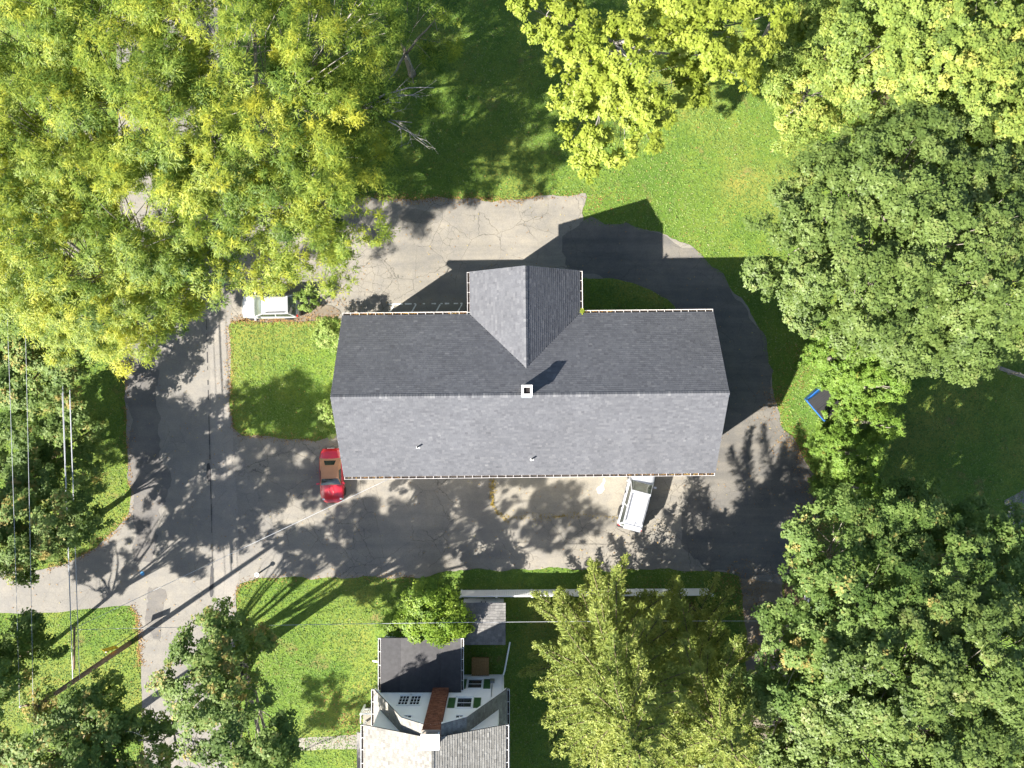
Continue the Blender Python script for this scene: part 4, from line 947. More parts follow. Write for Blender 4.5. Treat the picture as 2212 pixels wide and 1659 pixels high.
def crown(lobes, style, seed, tint=(0.5, 0.22, 0.14, 0.12), dens=1.0, zmin=0.4):
    """lobes: (x, y, z, rx, ry, rz, tint shift). Returns leaf verts, tints, bough points per lobe"""
    r = np.random.RandomState(seed); P = STYLES[style]
    VV, TT, BB = [], [], []
    for (x, y, z, rx, ry, rz, ts) in lobes:
        nb = max(4, int(P['bd'] * dens * 4 * math.pi * rx * ry * 0.62))
        d = unit(r.randn(nb * 3, 3)); d = d[d[:, 2] > -0.45][:nb]; nb = len(d)
        q = 0.5 + 0.5 * r.rand(nb, 1) ** 0.5
        q *= 1 + 0.16 * np.sin(d[:, :1] * 5 + seed) * np.cos(d[:, 1:2] * 6 + x)
        b = np.array([x, y, z]) + d * q * np.array([rx, ry, rz])
        ok = (b[:, 2] > zmin) & ~((d[:, 2] < -0.2) & (r.rand(nb) < 0.35))
        far = (b[:, 0] > 30) | (b[:, 1] > 23) | (b[:, 1] < -25) | (b[:, 0] < -36); ok &= ~(far & (r.rand(nb) < 0.45))
        for (x2, y2, z2, a2, b2, c2, _) in lobes:
            if (x2, y2, z2) != (x, y, z):
                e2 = ((b - np.array([x2, y2, z2])) / np.array([a2, b2, c2])) ** 2
                ok &= ~((e2.sum(1) < 0.5) & (r.rand(nb) < 0.55))
        b, d = b[ok], d[ok]; nb = len(b)
        BB.append(b)
        br = r.uniform(*P['br'], (nb, 1)); bt = r.randn(nb) * tint[1]
        nc = P['nc']; cd = unit(r.randn(nb, nc, 3) + np.array([0, 0, 0.35]) + d[:, None, :] * 0.5)
        cc = b[:, None, :] + cd * (br * (0.45 + 0.55 * r.rand(nb, nc)))[..., None] * np.array([1, 1, 0.62])
        ct = bt[:, None] + r.randn(nb, nc) * tint[2]
        cc = cc.reshape(-1, 3); cdir = cd.reshape(-1, 3); ct = ct.reshape(-1); bo = np.repeat(d, nc, 0)
        nl = P['nl']; N = len(cc)
        cr = r.uniform(*P['cr'], (N, 1, 1))
        ld = unit(r.randn(N, nl, 3))
        lp = cc[:, None, :] + ld * cr * (r.rand(N, nl, 1) ** 0.4) * np.array([1, 1, P['flat']])
        up = np.array([0, 0, 1.0])
        nn = cdir[:, None, :] * 0.35 + bo[:, None, :] * 0.35 + ld * 0.2 + up * P['up'] + r.randn(N, nl, 3) * 0.28
        uu = ld * P['rad'] + cdir[:, None, :] * 0.4 * P['rad'] + r.randn(N, nl, 3) * 0.45 - up * 0.15
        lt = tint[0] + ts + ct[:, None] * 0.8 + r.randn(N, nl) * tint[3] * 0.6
        # tint rises towards the upper side of each leaf clump
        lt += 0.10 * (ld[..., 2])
        L = r.uniform(*P['L'], N * nl)
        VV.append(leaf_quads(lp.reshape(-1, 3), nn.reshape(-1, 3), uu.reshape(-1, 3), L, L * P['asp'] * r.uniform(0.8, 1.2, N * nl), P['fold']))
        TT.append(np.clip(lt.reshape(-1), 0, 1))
    return np.concatenate(VV), np.concatenate(TT), BB
def limb_path(a, b, r, bend=0.12, n=5):
    a, b = Vector(a), Vector(b); L = (b - a).length; P = []
    o = Vector((r.uniform(-1, 1), r.uniform(-1, 1), r.uniform(0.0, 1))) * L * bend
    for i in range(n + 1):
        q = i / n; P.append(a.lerp(b, q) + o * 4 * q * (1 - q) * 0.5 + Vector((r.uniform(-1, 1), r.uniform(-1, 1), r.uniform(-1, 1))) * L * 0.018 * (0 < i < n))
    return P
n_leaves = 0
def tree(name, label, cat, base, lobes_px, style, mat, bark, seed, trunk_r=0.28, fork=0.42, tint=(0.5, 0.22, 0.14, 0.12), dens=1.0, group=None, flat=0.85, twigs=True, zmin=0.4):
    global n_leaves
    r = random.Random(seed)
    lob = []
    for q in lobes_px:
        p = at(q[0], q[1], q[2]); rr = q[3]; lob.append((p.x, p.y, p.z, rr, rr, rr * flat, q[4] if len(q) > 4 else 0.0))
    b = at(*base) if isinstance(base, tuple) else base
    t = thing(name, label, cat, (0, 0, 0), 0, group)
    V, T, BB = crown(lob, style, seed, tint, dens, zmin); n_leaves += len(V)
    zt = max(q[2] for q in lob)
    m = MB()
    fk = Vector((b.x, b.y, 0)).lerp(Vector((sum(q[0] for q in lob) / len(lob), sum(q[1] for q in lob) / len(lob), 0)), 0.25); fk.z = zt * fork
    m.tube([(b.x, b.y, -0.05), (b.x, b.y, 0.4), ((b.x + fk.x) / 2, (b.y + fk.y) / 2, fk.z * 0.55), fk], [trunk_r * 1.5, trunk_r * 1.1, trunk_r * 0.95, trunk_r * 0.8], 9)
    for q, B in zip(lob, BB):
        c = Vector(q[:3]) - Vector((0, 0, q[5] * 0.35))
        P = limb_path(fk, c, r); k = len(P)
        m.tube(P, [trunk_r * (0.42 - 0.28 * i / (k - 1)) for i in range(k)], 6)
        if twigs:
            for bb in B:
                if r.random() < 0.45: continue
                st_ = P[r.randint(2, len(P) - 1)]
                Q = limb_path(st_, bb, r, 0.2, 3); m.tube(Q, [trunk_r * 0.11, trunk_r * 0.09, trunk_r * 0.06, trunk_r * 0.02], 4, False)
    m.build('trunk', bark, t, True)
    link('crown', np_mesh('crown', V, 3, mat, T), t)
    t['_b'] = 0; del t['_b']
    return t
LT = (0.48, 0.19, 0.16, 0.12)
tree('honey_locust_tree', 'yellow-green honey locust filling the top left corner', 'tree', (240, 330),
     [(60, 110, 13, 4.6), (230, 50, 13.5, 4.6), (110, 320, 13, 4.8, 0.08), (300, 220, 14, 4.4), (-90, 220, 12, 4.5), (180, -110, 12.5, 4.5)], 'locust', M['locust'], M['pale_bark'], 101, 0.34, tint=LT)
L2 = tree('honey_locust_tree', 'tall honey locust with the yellowest tips, top centre left', 'tree', (600, 330),
     [(470, 80, 14.5, 4.6, 0.05), (620, 170, 14.5, 4.8, 0.08), (450, 300, 14.5, 4.4, 0.04), (720, 60, 12.5, 4.2, -0.1), (600, 340, 13.5, 4.4), (520, -90, 13, 4.4)], 'locust', M['locust'], M['pale_bark'], 102, 0.36, tint=LT, dens=0.78)
tree('honey_locust_tree', 'yellow honey locust overhanging the road at the left', 'tree', (300, 600),
     [(90, 540, 12.5, 4.4, 0.08), (230, 600, 12, 4.3, 0.06), (270, 700, 11, 2.5, 0.18), (330, 470, 13.5, 4.2), (20, 440, 12, 4, 0.04), (160, 690, 10.5, 2.4, 0.18), (330, 620, 11.5, 2.6, 0.1)], 'locust', M['locust'], M['pale_bark'], 103, 0.34, tint=LT)
L4 = tree('honey_locust_tree', 'honey locust spreading over the upper drive above the white car', 'tree', (690, 470),
     [(480, 470, 13, 3.8), (620, 470, 12.5, 3.4), (720, 400, 12.5, 3.4, -0.05), (705, 545, 10.5, 1.9, 0.05), (560, 572, 10.5, 1.2, 0.12), (740, 270, 12, 2.8, -0.08), (430, 590, 11, 2.1, 0.08), (600, 590, 10, 0.8, 0.1)], 'locust', M['locust'], M['pale_bark'], 104, 0.3, tint=LT, dens=0.75)
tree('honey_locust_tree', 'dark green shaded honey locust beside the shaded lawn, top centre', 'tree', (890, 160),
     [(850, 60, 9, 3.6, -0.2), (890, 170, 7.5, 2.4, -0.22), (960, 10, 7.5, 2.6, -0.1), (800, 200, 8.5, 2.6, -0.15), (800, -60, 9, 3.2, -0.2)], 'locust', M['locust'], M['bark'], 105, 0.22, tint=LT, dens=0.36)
# bare limb of the locust over the lawn
def bare_limb(parent, root, tips, mat, seed, r0=0.11, name='bare_limb'):
    r = random.Random(seed); m = MB()
    for (tp, sub) in tips:
        P = limb_path(root, tp, r, 0.16, 7); m.tube(P, [r0 * (1 - 0.75 * i / 7) for i in range(8)], 6)
        for k in range(sub):
            i = r.randint(2, 6); d = (P[i + 1] - P[i]).normalized(); s = Vector((r.uniform(-1, 1), r.uniform(-1, 1), r.uniform(-0.3, 0.5))); L = r.uniform(0.7, 1.7)
            Q = limb_path(P[i], P[i] + (d * 0.9 + s * 0.8) * L, r, 0.3, 5); m.tube(Q, [r0 * 0.32, r0 * 0.26, r0 * 0.2, r0 * 0.15, r0 * 0.1, r0 * 0.05], 5, False)
            for _ in range(3):
                j = r.randint(2, 4); s2 = Vector((r.uniform(-1, 1), r.uniform(-1, 1), r.uniform(-0.4, 0.4))) * r.uniform(0.25, 0.6)
                m.tube([Q[j], Q[j] + s2 * 0.5 + d * 0.1, Q[j] + s2 + d * 0.25], [r0 * 0.14, r0 * 0.1, r0 * 0.04], 4, False)
    return m.build(name, mat, parent, True)
o = bare_limb(L4, at(770, 245, 12.5), [(at(865, 222, 13), 4), (at(905, 205, 12.8), 5), (at(938, 190, 12.8), 3), (at(890, 265, 12.5), 5), (at(925, 315, 12.2), 6)], M['pale_bark'], 5, 0.07); o['label'] = 'bare grey dead limb reaching over the shaded lawn'
YT = (0.58, 0.16, 0.14, 0.12)
ym = tree('maple_tree', 'bright yellow-green maple with pale limbs, top centre', 'tree', (1290, 150),
     [(1265, 150, 12, 2.5), (1395, 165, 12.5, 3.0, 0.06), (1350, 255, 11.5, 2.2, 0.05), (1272, 312, 10, 1.3, 0.05), (1530, 105, 12, 2.7, 0.04), (1595, 40, 12, 2.3), (1480, 30, 12.5, 2.0), (1180, 25, 11, 1.6, -0.05), (1215, 165, 10.5, 1.2), (1450, 205, 11, 1.6, 0.05), (1570, 165, 10.5, 1.3), (1440, -60, 12, 2.5), (1240, 60, 11, 1.4, -0.05)],
     'tuft', M['yellow_maple'], M['pale_bark'], 110, 0.27, tint=YT, fork=0.5)
GT = (0.52, 0.18, 0.14, 0.13)
tree('small_leaf_tree', 'low light green small-leaved tree beside the sunny lawn, upper right', 'tree', (1700, 250),
     [(1745, 195, 7, 2.8), (1820, 135, 8, 3.0), (1865, 215, 7.5, 2.6, 0.05), (1775, 75, 8, 2.6, -0.05), (1725, 255, 5.5, 1.8), (1700, 130, 6, 1.6), (1850, 40, 8.5, 2.6, -0.05)], 'small', M['light_green'], M['bark'], 111, 0.13, tint=(0.6, 0.15, 0.14, 0.14), dens=1.0)
tree('broadleaf_tree', 'tall light green tree at the top right, left of the yellow corner tree', 'tree', (1880, 200),
     [(1960, 50, 12, 3.5), (2060, 130, 12.5, 3.4, 0.05), (1935, 150, 11, 2.3), (2090, 20, 13, 3.5, 0.06), (2010, 215, 10.5, 2.0), (2000, -80, 12, 3.5)], 'maple', M['light_green'], M['bark'], 112, 0.28, tint=GT)
tree('broadleaf_tree', 'yellowish tree crowding the top right corner', 'tree', (2050, 330),
     [(2180, 190, 13, 2.8, 0.15), (2185, 320, 12, 2.5, 0.12), (2215, 60, 13, 3, 0.2), (2215, 410, 11, 1.8, 0.1), (2300, 250, 12, 3, 0.1)], 'maple', M['light_green'], M['bark'], 113, 0.28, tint=GT)
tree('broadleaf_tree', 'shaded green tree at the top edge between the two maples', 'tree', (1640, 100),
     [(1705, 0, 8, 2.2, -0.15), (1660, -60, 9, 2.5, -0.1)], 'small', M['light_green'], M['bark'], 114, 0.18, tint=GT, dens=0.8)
MT = (0.50, 0.17, 0.14, 0.13)
tree('maple_tree', 'broad dense green maple filling the right side above the hedge', 'tree', (1840, 600),
     [(1930, 410, 12, 4.0), (1800, 460, 11, 3.3), (1715, 545, 10, 2.6), (1870, 580, 12.2, 4.0), (2040, 500, 13, 4.4), (2150, 620, 12.3, 3.9), (1970, 690, 11, 2.7), (2075, 725, 10, 2.2), (1790, 640, 9.6, 2.2), (2080, 350, 11.5, 3.0), (1985, 300, 11, 2.3), (2200, 480, 12, 3.2), (2108, 782, 9, 0.9), (1870, 690, 9.5, 1.9), (1755, 430, 9.5, 1.6)],
     'maple', M['maple'], M['bark'], 120, 0.4, tint=MT, dens=1.0)
tree('maple_tree', 'dark green maple below the hedge, overhanging the gravel drive at lower right', 'tree', (1720, 1230),
     [(1810, 1180, 10, 2.7), (1940, 1150, 10.3, 2.7), (1740, 1290, 9.5, 2.2), (1870, 1320, 12, 3.8), (2040, 1270, 11.5, 3.5), (2165, 1220, 10.5, 3.0), (1760, 1430, 11.5, 3.3), (2090, 1150, 9, 1.8), (1700, 1390, 9.5, 1.2), (1960, 1100, 9, 1.4)],
     'maple', M['dark_maple'], M['bark'], 121, 0.38, tint=(0.55, 0.18, 0.14, 0.13))
tree('maple_tree', 'tall green maple filling the bottom right corner', 'tree', (1840, 1430),
     [(1950, 1470, 13.5, 4.4), (2120, 1420, 13.5, 4.2), (1700, 1560, 11, 2.8), (1850, 1600, 12.5, 4.0), (2050, 1620, 13.5, 4.4), (2190, 1570, 12.5, 4.0), (1620, 1640, 10, 2.5), (1760, 1700, 11, 3)],
     'maple', M['maple'], M['bark'], 122, 0.42, tint=(0.55, 0.18, 0.14, 0.13))
# cedar hedge: tall separate trees
ced = [(1792, 775, 8.6, 2.5, 'topmost and widest cedar of the hedge, touching the broad maple'), (1828, 836, 8.6, 2.1, 'cedar leaning over the back of the blue dumpster'), (1824, 908, 8.0, 1.9, 'cedar with a brown patch just below the dumpster'), (1798, 972, 7.6, 2.1, 'second cedar from the lower end of the hedge'), (1800, 1040, 7.2, 2.1, 'shaded lowest cedar of the hedge beside the dark maple')]
for i, (bx, by, h, rr, lb) in enumerate(ced):
    b = at(bx, by); lobs = []
    for k in range(7):
        q = (k + 0.5) / 7; z = 0.6 + q * (h - 1.0)
        p = b + Vector((rnd.uniform(-0.2, 0.2), rnd.uniform(-0.2, 0.2), 0)); sc = F / (H - z)
        lobs.append((1106 + p.x * sc, 830 - p.y * sc, z, rr * (1.08 - q ** 1.5), 0.0))
    rr *= 1.12
    tree('cedar_tree', 'bright green ' + lb if i < 4 else lb, 'cedar', (bx, by), lobs, 'cedar', M['cedar'], M['bark'], 130 + i, 0.14, 0.5, (0.55, 0.12, 0.12, 0.13), 0.8, 'cedar hedge row', 0.75, False, 0.2)
# hemlocks
def conifer(label, base, h, rmax, seed, nbr=120, mat='larch', tint=0.55):
    global n_leaves
    r = np.random.RandomState(seed); rr = random.Random(seed)
    b = at(*base); t = thing('hemlock_tree', label, 'tree')
    m = MB(); m.tube([(b.x, b.y, -0.05), (b.x, b.y, h * 0.5), (b.x, b.y, h)], [0.3, 0.18, 0.03], 8)
    VV, TT = [], []
    for i in range(nbr):
        q = (i + r.rand()) / nbr; z = 0.8 + (h - 1.2) * q
        az = i * 2.39996 + r.randn() * 0.25
        Lb = rmax * (1 - q ** 2.6) ** 0.85 * r.uniform(0.6, 1.15) * (0.82 + 0.18 * math.sin(az * 2 - 1.571)) + 0.4
        d = np.array([math.cos(az), math.sin(az), 0]); side = np.array([-d[1], d[0], 0])
        n = 14; s = np.linspace(0.0, 1, n); curve = r.randn() * 0.12
        P = np.array([b.x, b.y, z]) + d * (s * Lb)[:, None] + side * (curve * Lb * s ** 2)[:, None] + np.array([0, 0, 1.0]) * (Lb * (0.22 * s - 0.34 * s ** 2 + 0.22 * s ** 4))[:, None]
        m.tube([tuple(p) for p in P[::3]] + [tuple(P[-1])], [0.05 * (1 - k / 6) + 0.008 for k in range(len(P[::3]) + 1)], 4, False)
        bt = r.randn() * 0.12
        ns = max(8, int(Lb / 0.14))
        for sgn in (-1, 1):
            u = np.linspace(0.12, 1.0, ns) + r.randn(ns) * 0.01; u = np.clip(u, 0, 1)
            pb2 = np.stack([np.interp(u, s, P[:, k]) for k in range(3)], 1)
            tl = (0.18 + 0.62 * np.sin(np.pi * np.clip(0.12 + u * 0.86, 0, 1)) ** 0.8) * min(1.0, Lb / 3.2) * r.uniform(0.7, 1.2, ns)
            td = unit(d * 0.75 + sgn * side * 0.75 + r.randn(ns, 3) * 0.15 + np.array([0, 0, -0.12]))
            k = 10
            w = (np.arange(k) + 0.5) / k
            lp = pb2[:, None, :] + td[:, None, :] * (tl[:, None] * w[None, :])[..., None] + r.randn(ns, k, 3) * np.array([0.05, 0.05, 0.035])
            N = ns * k
            nn = np.array([0, 0, 1.0]) + r.randn(N, 3) * 0.42; uu = np.repeat(td, k, 0) + r.randn(N, 3) * 0.5
            L = r.uniform(0.13, 0.26, N)
            VV.append(leaf_quads(lp.reshape(-1, 3), nn, uu, L, L * 0.42, 0.4))
            TT.append(np.clip(tint - 0.08 + bt + 0.22 * np.tile(w, ns) + 0.1 * (np.repeat(u, k) - 0.4) + r.randn(N) * 0.13, 0, 1))
        N = 14; lp = P[-1] + r.randn(N, 3) * 0.07 + d * r.rand(N, 1) * 0.25
        L = r.uniform(0.12, 0.22, N); VV.append(leaf_quads(lp, np.array([0, 0, 1.0]) + r.randn(N, 3) * 0.4, d + r.randn(N, 3) * 0.5, L, L * 0.4, 0.4)); TT.append(np.clip(tint + 0.25 + r.randn(N) * 0.1, 0, 1))
    V = np.concatenate(VV); n_leaves += len(V)
    m.build('trunk', M['dark_bark'], t, True); link('crown', np_mesh('crown', V, 3, M[mat], np.concatenate(TT)), t); return t
conifer('olive hemlock with long feathery branches right of the white house', (1288, 1362), 18.0, 6.8, 140, 150)
conifer('lower olive hemlock at the bottom edge, between gravel drive and maple', (1490, 1560), 13.0, 5.2, 142, 80)
conifer('second olive hemlock farther right, beside the gravel drive', (1445, 1395), 16.0, 6.0, 141, 120)
# trees at lower left
T1 = tree('maple_tree', 'pale-edged green maple leaning over the road at the bottom, left of the lawn', 'tree', (563, 1393),
     [(480, 1375, 10, 1.6, 0.1), (430, 1425, 11, 1.6, 0.05), (500, 1440, 10.5, 1.6, 0.15), (455, 1490, 12, 1.5, 0.12), (395, 1470, 11.5, 1.0), (520, 1560, 13, 1.9), (470, 1580, 13.5, 1.7), (560, 1610, 13, 2.0, -0.05), (500, 1650, 13.5, 1.8), (590, 1730, 14.5, 1.5), (500, 1345, 9, 0.8), (545, 1400, 8.5, 0.9, 0.1)],
     'maple', M['dark_maple'], M['bark'], 150, 0.36, 0.3, (0.60, 0.15, 0.13, 0.13), 0.78)
T2 = tree('maple_tree', 'dark green maple with bare twigs in the bottom left corner', 'tree', (215, 1590),
     [(190, 1560, 11, 1.6), (275, 1545, 10.5, 1.2), (110, 1540, 10, 1.2, 0.2), (120, 1625, 12, 1.9, 0.1), (245, 1625, 12, 1.8), (330, 1560, 11, 0.8), (215, 1505, 9, 0.6), (30, 1630, 11, 1.4, 0.2), (330, 1665, 12, 1.4, 0.15), (200, 1720, 12, 2.2), (130, 1780, 14, 3)],
     'maple', M['dark_maple'], M['dark_bark'], 151, 0.3, 0.35, (0.57, 0.18, 0.14, 0.13))
o = bare_limb(T2, at(370, 1580, 8), [(at(400, 1500, 8.5), 4), (at(440, 1520, 8.5), 5), (at(470, 1630, 8.5), 6), (at(330, 1530, 9.5), 5), (at(420, 1650, 8.5), 6), (at(300, 1600, 12.6), 5)], M['pale_bark'], 8, 0.09); o['label'] = 'bare pale twigs over the shaded road'
tree('maple_tree', 'dark green tree at the left edge below the side road', 'tree', (110, 1390),
     [(30, 1375, 9, 1.1), (75, 1365, 8, 0.7), (15, 1430, 9, 1.0), (90, 1405, 7.5, 0.5), (-60, 1410, 11, 2.0), (-170, 1420, 14, 3.0), (-260, 1500, 15, 3.8), (-110, 1510, 14, 2.6), (-320, 1430, 14, 3.4), (-30, 1460, 10, 1.4), (5, 1400, 8, 1.0), (-60, 1480, 8.5, 1.4), (-140, 1390, 9, 1.6), (-110, 1480, 9.5, 1.8), (-210, 1440, 10, 2.2), (-170, 1540, 10, 2.0), (-300, 1500, 8, 1.3), (-220, 1560, 8, 1.3), (-250, 1470, 8.5, 1.3), (-270, 1560, 8, 1.5), (-345, 1565, 8.5, 1.5), (-190, 1490, 7.5, 1.3), (-390, 1500, 8.5, 1.4)], 'maple', M['dark_maple'], M['dark_bark'], 152, 0.14, 0.27, (0.48, 0.16, 0.14, 0.13), 0.75)
# dark wood left of the road
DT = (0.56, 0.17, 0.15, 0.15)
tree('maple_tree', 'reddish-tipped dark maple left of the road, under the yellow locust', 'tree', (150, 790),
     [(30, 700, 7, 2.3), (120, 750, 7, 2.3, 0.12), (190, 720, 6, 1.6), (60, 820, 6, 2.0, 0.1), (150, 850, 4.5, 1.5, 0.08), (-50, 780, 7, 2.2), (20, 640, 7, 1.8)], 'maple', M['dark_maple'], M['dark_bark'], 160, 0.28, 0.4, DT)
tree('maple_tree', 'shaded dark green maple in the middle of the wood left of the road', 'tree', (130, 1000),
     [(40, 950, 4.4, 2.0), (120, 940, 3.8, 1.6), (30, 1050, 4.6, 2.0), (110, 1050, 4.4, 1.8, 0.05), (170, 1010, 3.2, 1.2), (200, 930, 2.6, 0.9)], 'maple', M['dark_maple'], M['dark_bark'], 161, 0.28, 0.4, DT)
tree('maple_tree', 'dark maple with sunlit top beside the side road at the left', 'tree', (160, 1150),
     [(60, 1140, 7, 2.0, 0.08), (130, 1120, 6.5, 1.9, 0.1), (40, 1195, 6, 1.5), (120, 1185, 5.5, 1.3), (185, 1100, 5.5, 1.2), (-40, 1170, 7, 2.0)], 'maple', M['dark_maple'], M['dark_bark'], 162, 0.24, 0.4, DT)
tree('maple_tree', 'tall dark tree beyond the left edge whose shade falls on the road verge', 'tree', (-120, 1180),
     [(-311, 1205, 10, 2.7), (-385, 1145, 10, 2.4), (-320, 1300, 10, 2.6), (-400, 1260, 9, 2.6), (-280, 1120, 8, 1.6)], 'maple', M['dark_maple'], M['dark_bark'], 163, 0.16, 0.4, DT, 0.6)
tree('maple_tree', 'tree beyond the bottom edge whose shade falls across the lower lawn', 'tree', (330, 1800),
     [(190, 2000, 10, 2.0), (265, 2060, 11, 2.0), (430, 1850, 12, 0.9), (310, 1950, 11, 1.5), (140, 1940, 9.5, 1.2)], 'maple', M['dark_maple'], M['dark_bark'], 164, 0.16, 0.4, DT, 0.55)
# bushes
tree('leafy_bush', 'bright green bush against the black flat roof and shed', 'bush', (935, 1320),
     [(930, 1290, 3.2, 1.35, 0.1), (900, 1335, 2.6, 1.2), (960, 1330, 3.0, 1.3, 0.08), (870, 1352, 1.8, 0.9), (925, 1355, 2.8, 1.2), (985, 1355, 2.6, 0.7, 0.1)], 'small', M['bush'], M['bark'], 170, 0.07, 0.4, (0.55, 0.16, 0.13, 0.12), 2.0, zmin=0.2)
tree('round_shrub', 'clipped round shrub at the upper left corner of the grey roof', 'shrub', (722, 722), [(716, 722, 1.7, 1.2), (718, 715, 2.4, 0.8)], 'shrub', M['shrub'], M['bark'], 171, 0.05, 0.4, (0.55, 0.12, 0.12, 0.13), 1.0, zmin=0.1)
tree('round_shrub', 'clipped shrub at the left wall of the grey-roofed house, above the red car', 'shrub', (718, 905), [(714, 895, 1.5, 0.95), (715, 920, 1.3, 0.8)], 'shrub', M['shrub'], M['bark'], 172, 0.05, 0.4, (0.55, 0.12, 0.12, 0.13), 1.0, zmin=0.1)
tree('round_shrub', 'small dark shrub behind the tail of the white hatchback', 'shrub', (666, 650), [(664, 648, 0.9, 0.75)], 'shrub', M['shrub'], M['bark'], 173, 0.05, 0.4, (0.35, 0.12, 0.12, 0.13), 1.0, zmin=0.1)
# weed growing in the roof valley gutter
p = house.matrix_basis @ Vector((wx1 + 0.12, HW + 0.02, EZ + 0.02))
wt = thing('gutter_weed', 'yellow-green weed sprouting from the gutter in the right roof valley', 'weed', p)
m = MB(); m.tube([(0, 0, -0.05), (0.02, 0.05, 0.12), (0.0, 0.12, 0.26)], [0.012, 0.01, 0.004], 5); m.build('stem', M['bark'], wt)
for k in range(16):
    a = k * 2.4; L = rnd.uniform(0.12, 0.22); c = Vector((0.0, 0.01 * k, 0.015 * k)); d = Vector((math.cos(a), math.sin(a), 0.25)); n = Vector((-d.y, d.x, 0)) * L * 0.3
    m = MB(); m.ct = rnd.uniform(0.3, 1); m.add([c, c + d * L * 0.5 + n, c + d * L, c + d * L * 0.5 - n], [(0, 1, 2, 3)]); m.build('leaf', M['yellow_maple'], wt)

# ------------------------------------------------------------------ ground cover: grass tufts, litter, weeds
def inside(P, poly):
    x, y = P[:, 0], P[:, 1]; poly = np.array(poly); c = np.zeros(len(P), bool); j = len(poly) - 1
    for i in range(len(poly)):
        xi, yi = poly[i]; xj, yj = poly[j]
        hit = ((yi > y) != (yj > y)) & (x < (xj - xi) * (y - yi) / ((yj - yi) or 1e-9) + xi); c ^= hit; j = i
    return c
r = np.random.RandomState(77)
P = np.stack([r.uniform(-38, 38, 420000), r.uniform(-28.5, 28.5, 420000)], 1)
hp = lambda pts: [tuple((house.matrix_basis @ Vector((a, b_, 0))).xy) for a, b_ in pts]
foot = hp([(-HL + 0.4, -HW + 0.4), (HL - 0.4, -HW + 0.4), (HL - 0.4, HW - 0.4), (wx1 - .4, HW - .4), (wx1 - .4, wy - .4), (wx0 + .4, wy - .4), (wx0 + .4, HW - .4), (-HL + .4, HW - .4)])
nfoot = [(NX - 4.3, NY - 12), (NX + 4.3, NY - 12), (NX + 4.3, NY), (NX + 1.4, NY), (NX + 1.4, NY + 3.6), (NX - 4.1, NY + 3.6), (NX - 4.1, NY), (NX - 4.3, NY)]
hard = inside(P, street_p) | inside(P, drive_p); isl = inside(P, lawn_f_p) | inside(P, lawn_b_p); bld = inside(P, foot) | inside(P, nfoot)
bare = inside(P, px([(1600, 1225), (1690, 1235), (1790, 1330), (1720, 1700), (1620, 1700)]))
turf = (~hard | isl) & ~bld & ~bare
G = P[turf]; z = np.where(isl[turf], 0.08, 0.005) + 0.02
N = len(G); c3 = np.concatenate([G, z[:, None]], 1)
big = np.sin(G[:, 0] * 0.31 + 1.3) * np.cos(G[:, 1] * 0.27) * 0.14 + np.sin(G[:, 0] * 0.9 + G[:, 1] * 0.7) * 0.07
L = r.uniform(0.08, 0.18, N)
V = leaf_quads(c3, np.array([0, 0, 1.0]) + r.randn(N, 3) * 0.45, r.randn(N, 3), L, L * 0.45, 0.3)
o = link('grass', np_mesh('grass', V, 3, M['blade'], np.clip(0.45 + big + r.randn(N) * 0.2, 0, 1))); tag(o, kind='stuff')
# fallen leaves: drifts along edges plus a loose scatter
pts, zz = [], []
def drift(line, n, spread, z):
    Q = [Vector(xy(*q)) for q in line]; seg = [(a, b_) for a, b_ in zip(Q[:-1], Q[1:])]; Ls = np.array([(b_ - a).length for a, b_ in seg]); pr = Ls / Ls.sum()
    for k in r.choice(len(seg), n, p=pr):
        if math.sin(seg[k][0].x * 1.7 + seg[k][0].y * 2.3 + 0.8) + r.rand() * 2.2 < 0.75: continue
        a, b_ = seg[k]; d = b_ - a; nn = Vector((-d.y, d.x)).normalized(); tq = r.rand(); q = a + d * tq + nn * r.randn() * spread * (0.5 + 1.2 * abs(math.sin((a.x + d.x * tq) * 0.9 + (a.y + d.y * tq) * 1.3))); pts.append((q.x, q.y)); zz.append(z)
drift([(497, 702), (499, 868), (505, 925), (523, 941), (595, 946), (683, 951), (728, 942)], 800, 0.14, 0.085)
drift([(500, 694), (600, 692), (735, 691)], 900, 0.16, 0.085)
drift([(660, 670), (735, 650), (760, 690)], 260, 0.5, 0.06)
drift([(480, 432), (600, 436), (736, 431), (789, 426), (894, 431), (1034, 430), (1104, 434), (1174, 426), (1265, 418)], 2000, 0.16, 0.035)
drift([(268, 700), (268, 790), (274, 950), (283, 1060), (283, 1110), (240, 1155), (190, 1195), (100, 1230)], 1100, 0.14, 0.042)
drift([(508, 1400), (511, 1280), (519, 1261), (560, 1250), (640, 1247), (783, 1250), (899, 1246)], 900, 0.15, 0.042)
drift([(304, 1440), (298, 1330), (283, 1308)], 500, 0.14, 0.042)
drift([(1669, 835), (1674, 884), (1694, 935), (1738, 985), (1768, 1060), (1762, 1150), (1735, 1225), (1690, 1262)], 2200, 0.6, 0.045)
drift([(1700, 740), (1740, 780), (1730, 840)], 500, 0.5, 0.01)
drift([(1250, 1300), (1400, 1300), (1520, 1310)], 900, 0.6, 0.03)
drift([(690, 1500), (760, 1540), (780, 1590)], 500, 0.6, 0.02)
drift([(1270, 430), (1300, 440), (1360, 430)], 350, 0.3, 0.02)
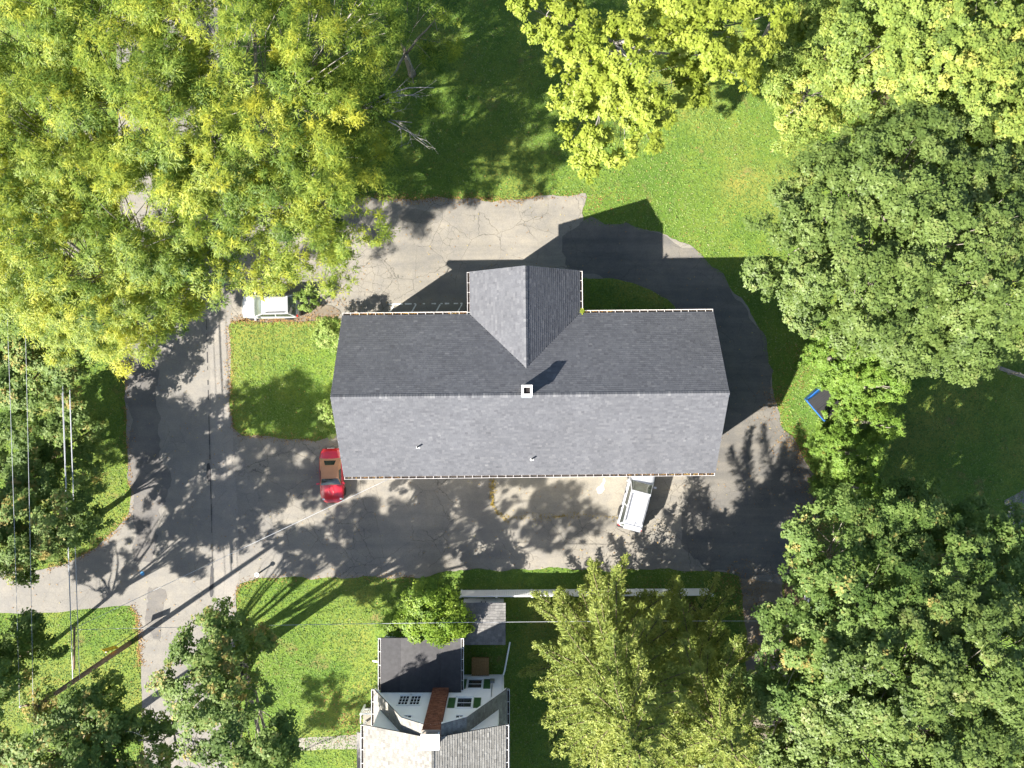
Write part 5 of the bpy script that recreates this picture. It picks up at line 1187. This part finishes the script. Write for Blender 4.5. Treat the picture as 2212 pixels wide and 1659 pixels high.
drift([(1560, 1240), (1640, 1300), (1660, 1440)], 1200, 0.6, 0.03)
gp_ = []
for (a0, a1, yy, nn_) in ((-11.6, -7.2, HW + 0.09, 170), (5.5, HL, -HW - 0.09, 130), (-HL, -8, -HW - 0.09, 40), (3.6, 5.6, HW + 0.09, 60), (-5.2, -4.0, HW + 0.09, 40)):
    for _ in range(nn_): gp_.append(house.matrix_basis @ Vector((r.uniform(a0, a1), yy + r.randn() * 0.03, 0)))
K = 5000; e = np.stack([r.uniform(-38, 38, K), r.uniform(-28, 28, K)], 1)
ok = ~(inside(e, foot) | inside(e, nfoot)); e = e[ok]; i2 = inside(e, lawn_f_p) | inside(e, lawn_b_p)
pts = np.concatenate([np.array(pts), np.array([(q.x, q.y) for q in gp_]), e]); zz = np.concatenate([np.array(zz), np.full(len(gp_), EZ - 0.085), np.where(i2, 0.10, 0.05)])
N = len(pts); c3 = np.concatenate([pts, (zz + 0.012 + r.rand(N) * 0.015)[:, None]], 1); L = r.uniform(0.05, 0.12, N)
tn = np.concatenate([r.uniform(0, 0.85, N - len(e)), r.uniform(0.3, 1, len(e))])
o = link('fallen_leaves', np_mesh('fallen_leaves', leaf_quads(c3, np.array([0, 0, 1.]) + r.randn(N, 3) * .22, r.randn(N, 3), L, L * .7, .2), 3, M['litter'], tn)); tag(o, kind='stuff')
# weeds in the slab joints
pts, zz = [], []
drift([(1064, 1030), (1063, 1092)], 300, 0.09, 0.04); drift([(1070, 1105), (1100, 1118), (1180, 1117), (1250, 1113), (1340, 1118)], 420, 0.1, 0.04); drift([(1063, 1092), (1080, 1112), (1100, 1130)], 120, 0.06, 0.04)
N = len(pts); c3 = np.concatenate([np.array(pts), 0.05 + r.rand(N, 1) * 0.05], 1); L = r.uniform(0.06, 0.14, N)
o = link('joint_weeds', np_mesh('joint_weeds', leaf_quads(c3, np.array([0, 0, 1.]) + r.randn(N, 3) * .5, r.randn(N, 3), L, L * .4, .3), 3, M['weed'], r.rand(N))); tag(o, kind='stuff')
print('leaves', n_leaves, 'objects', len(bpy.data.objects))
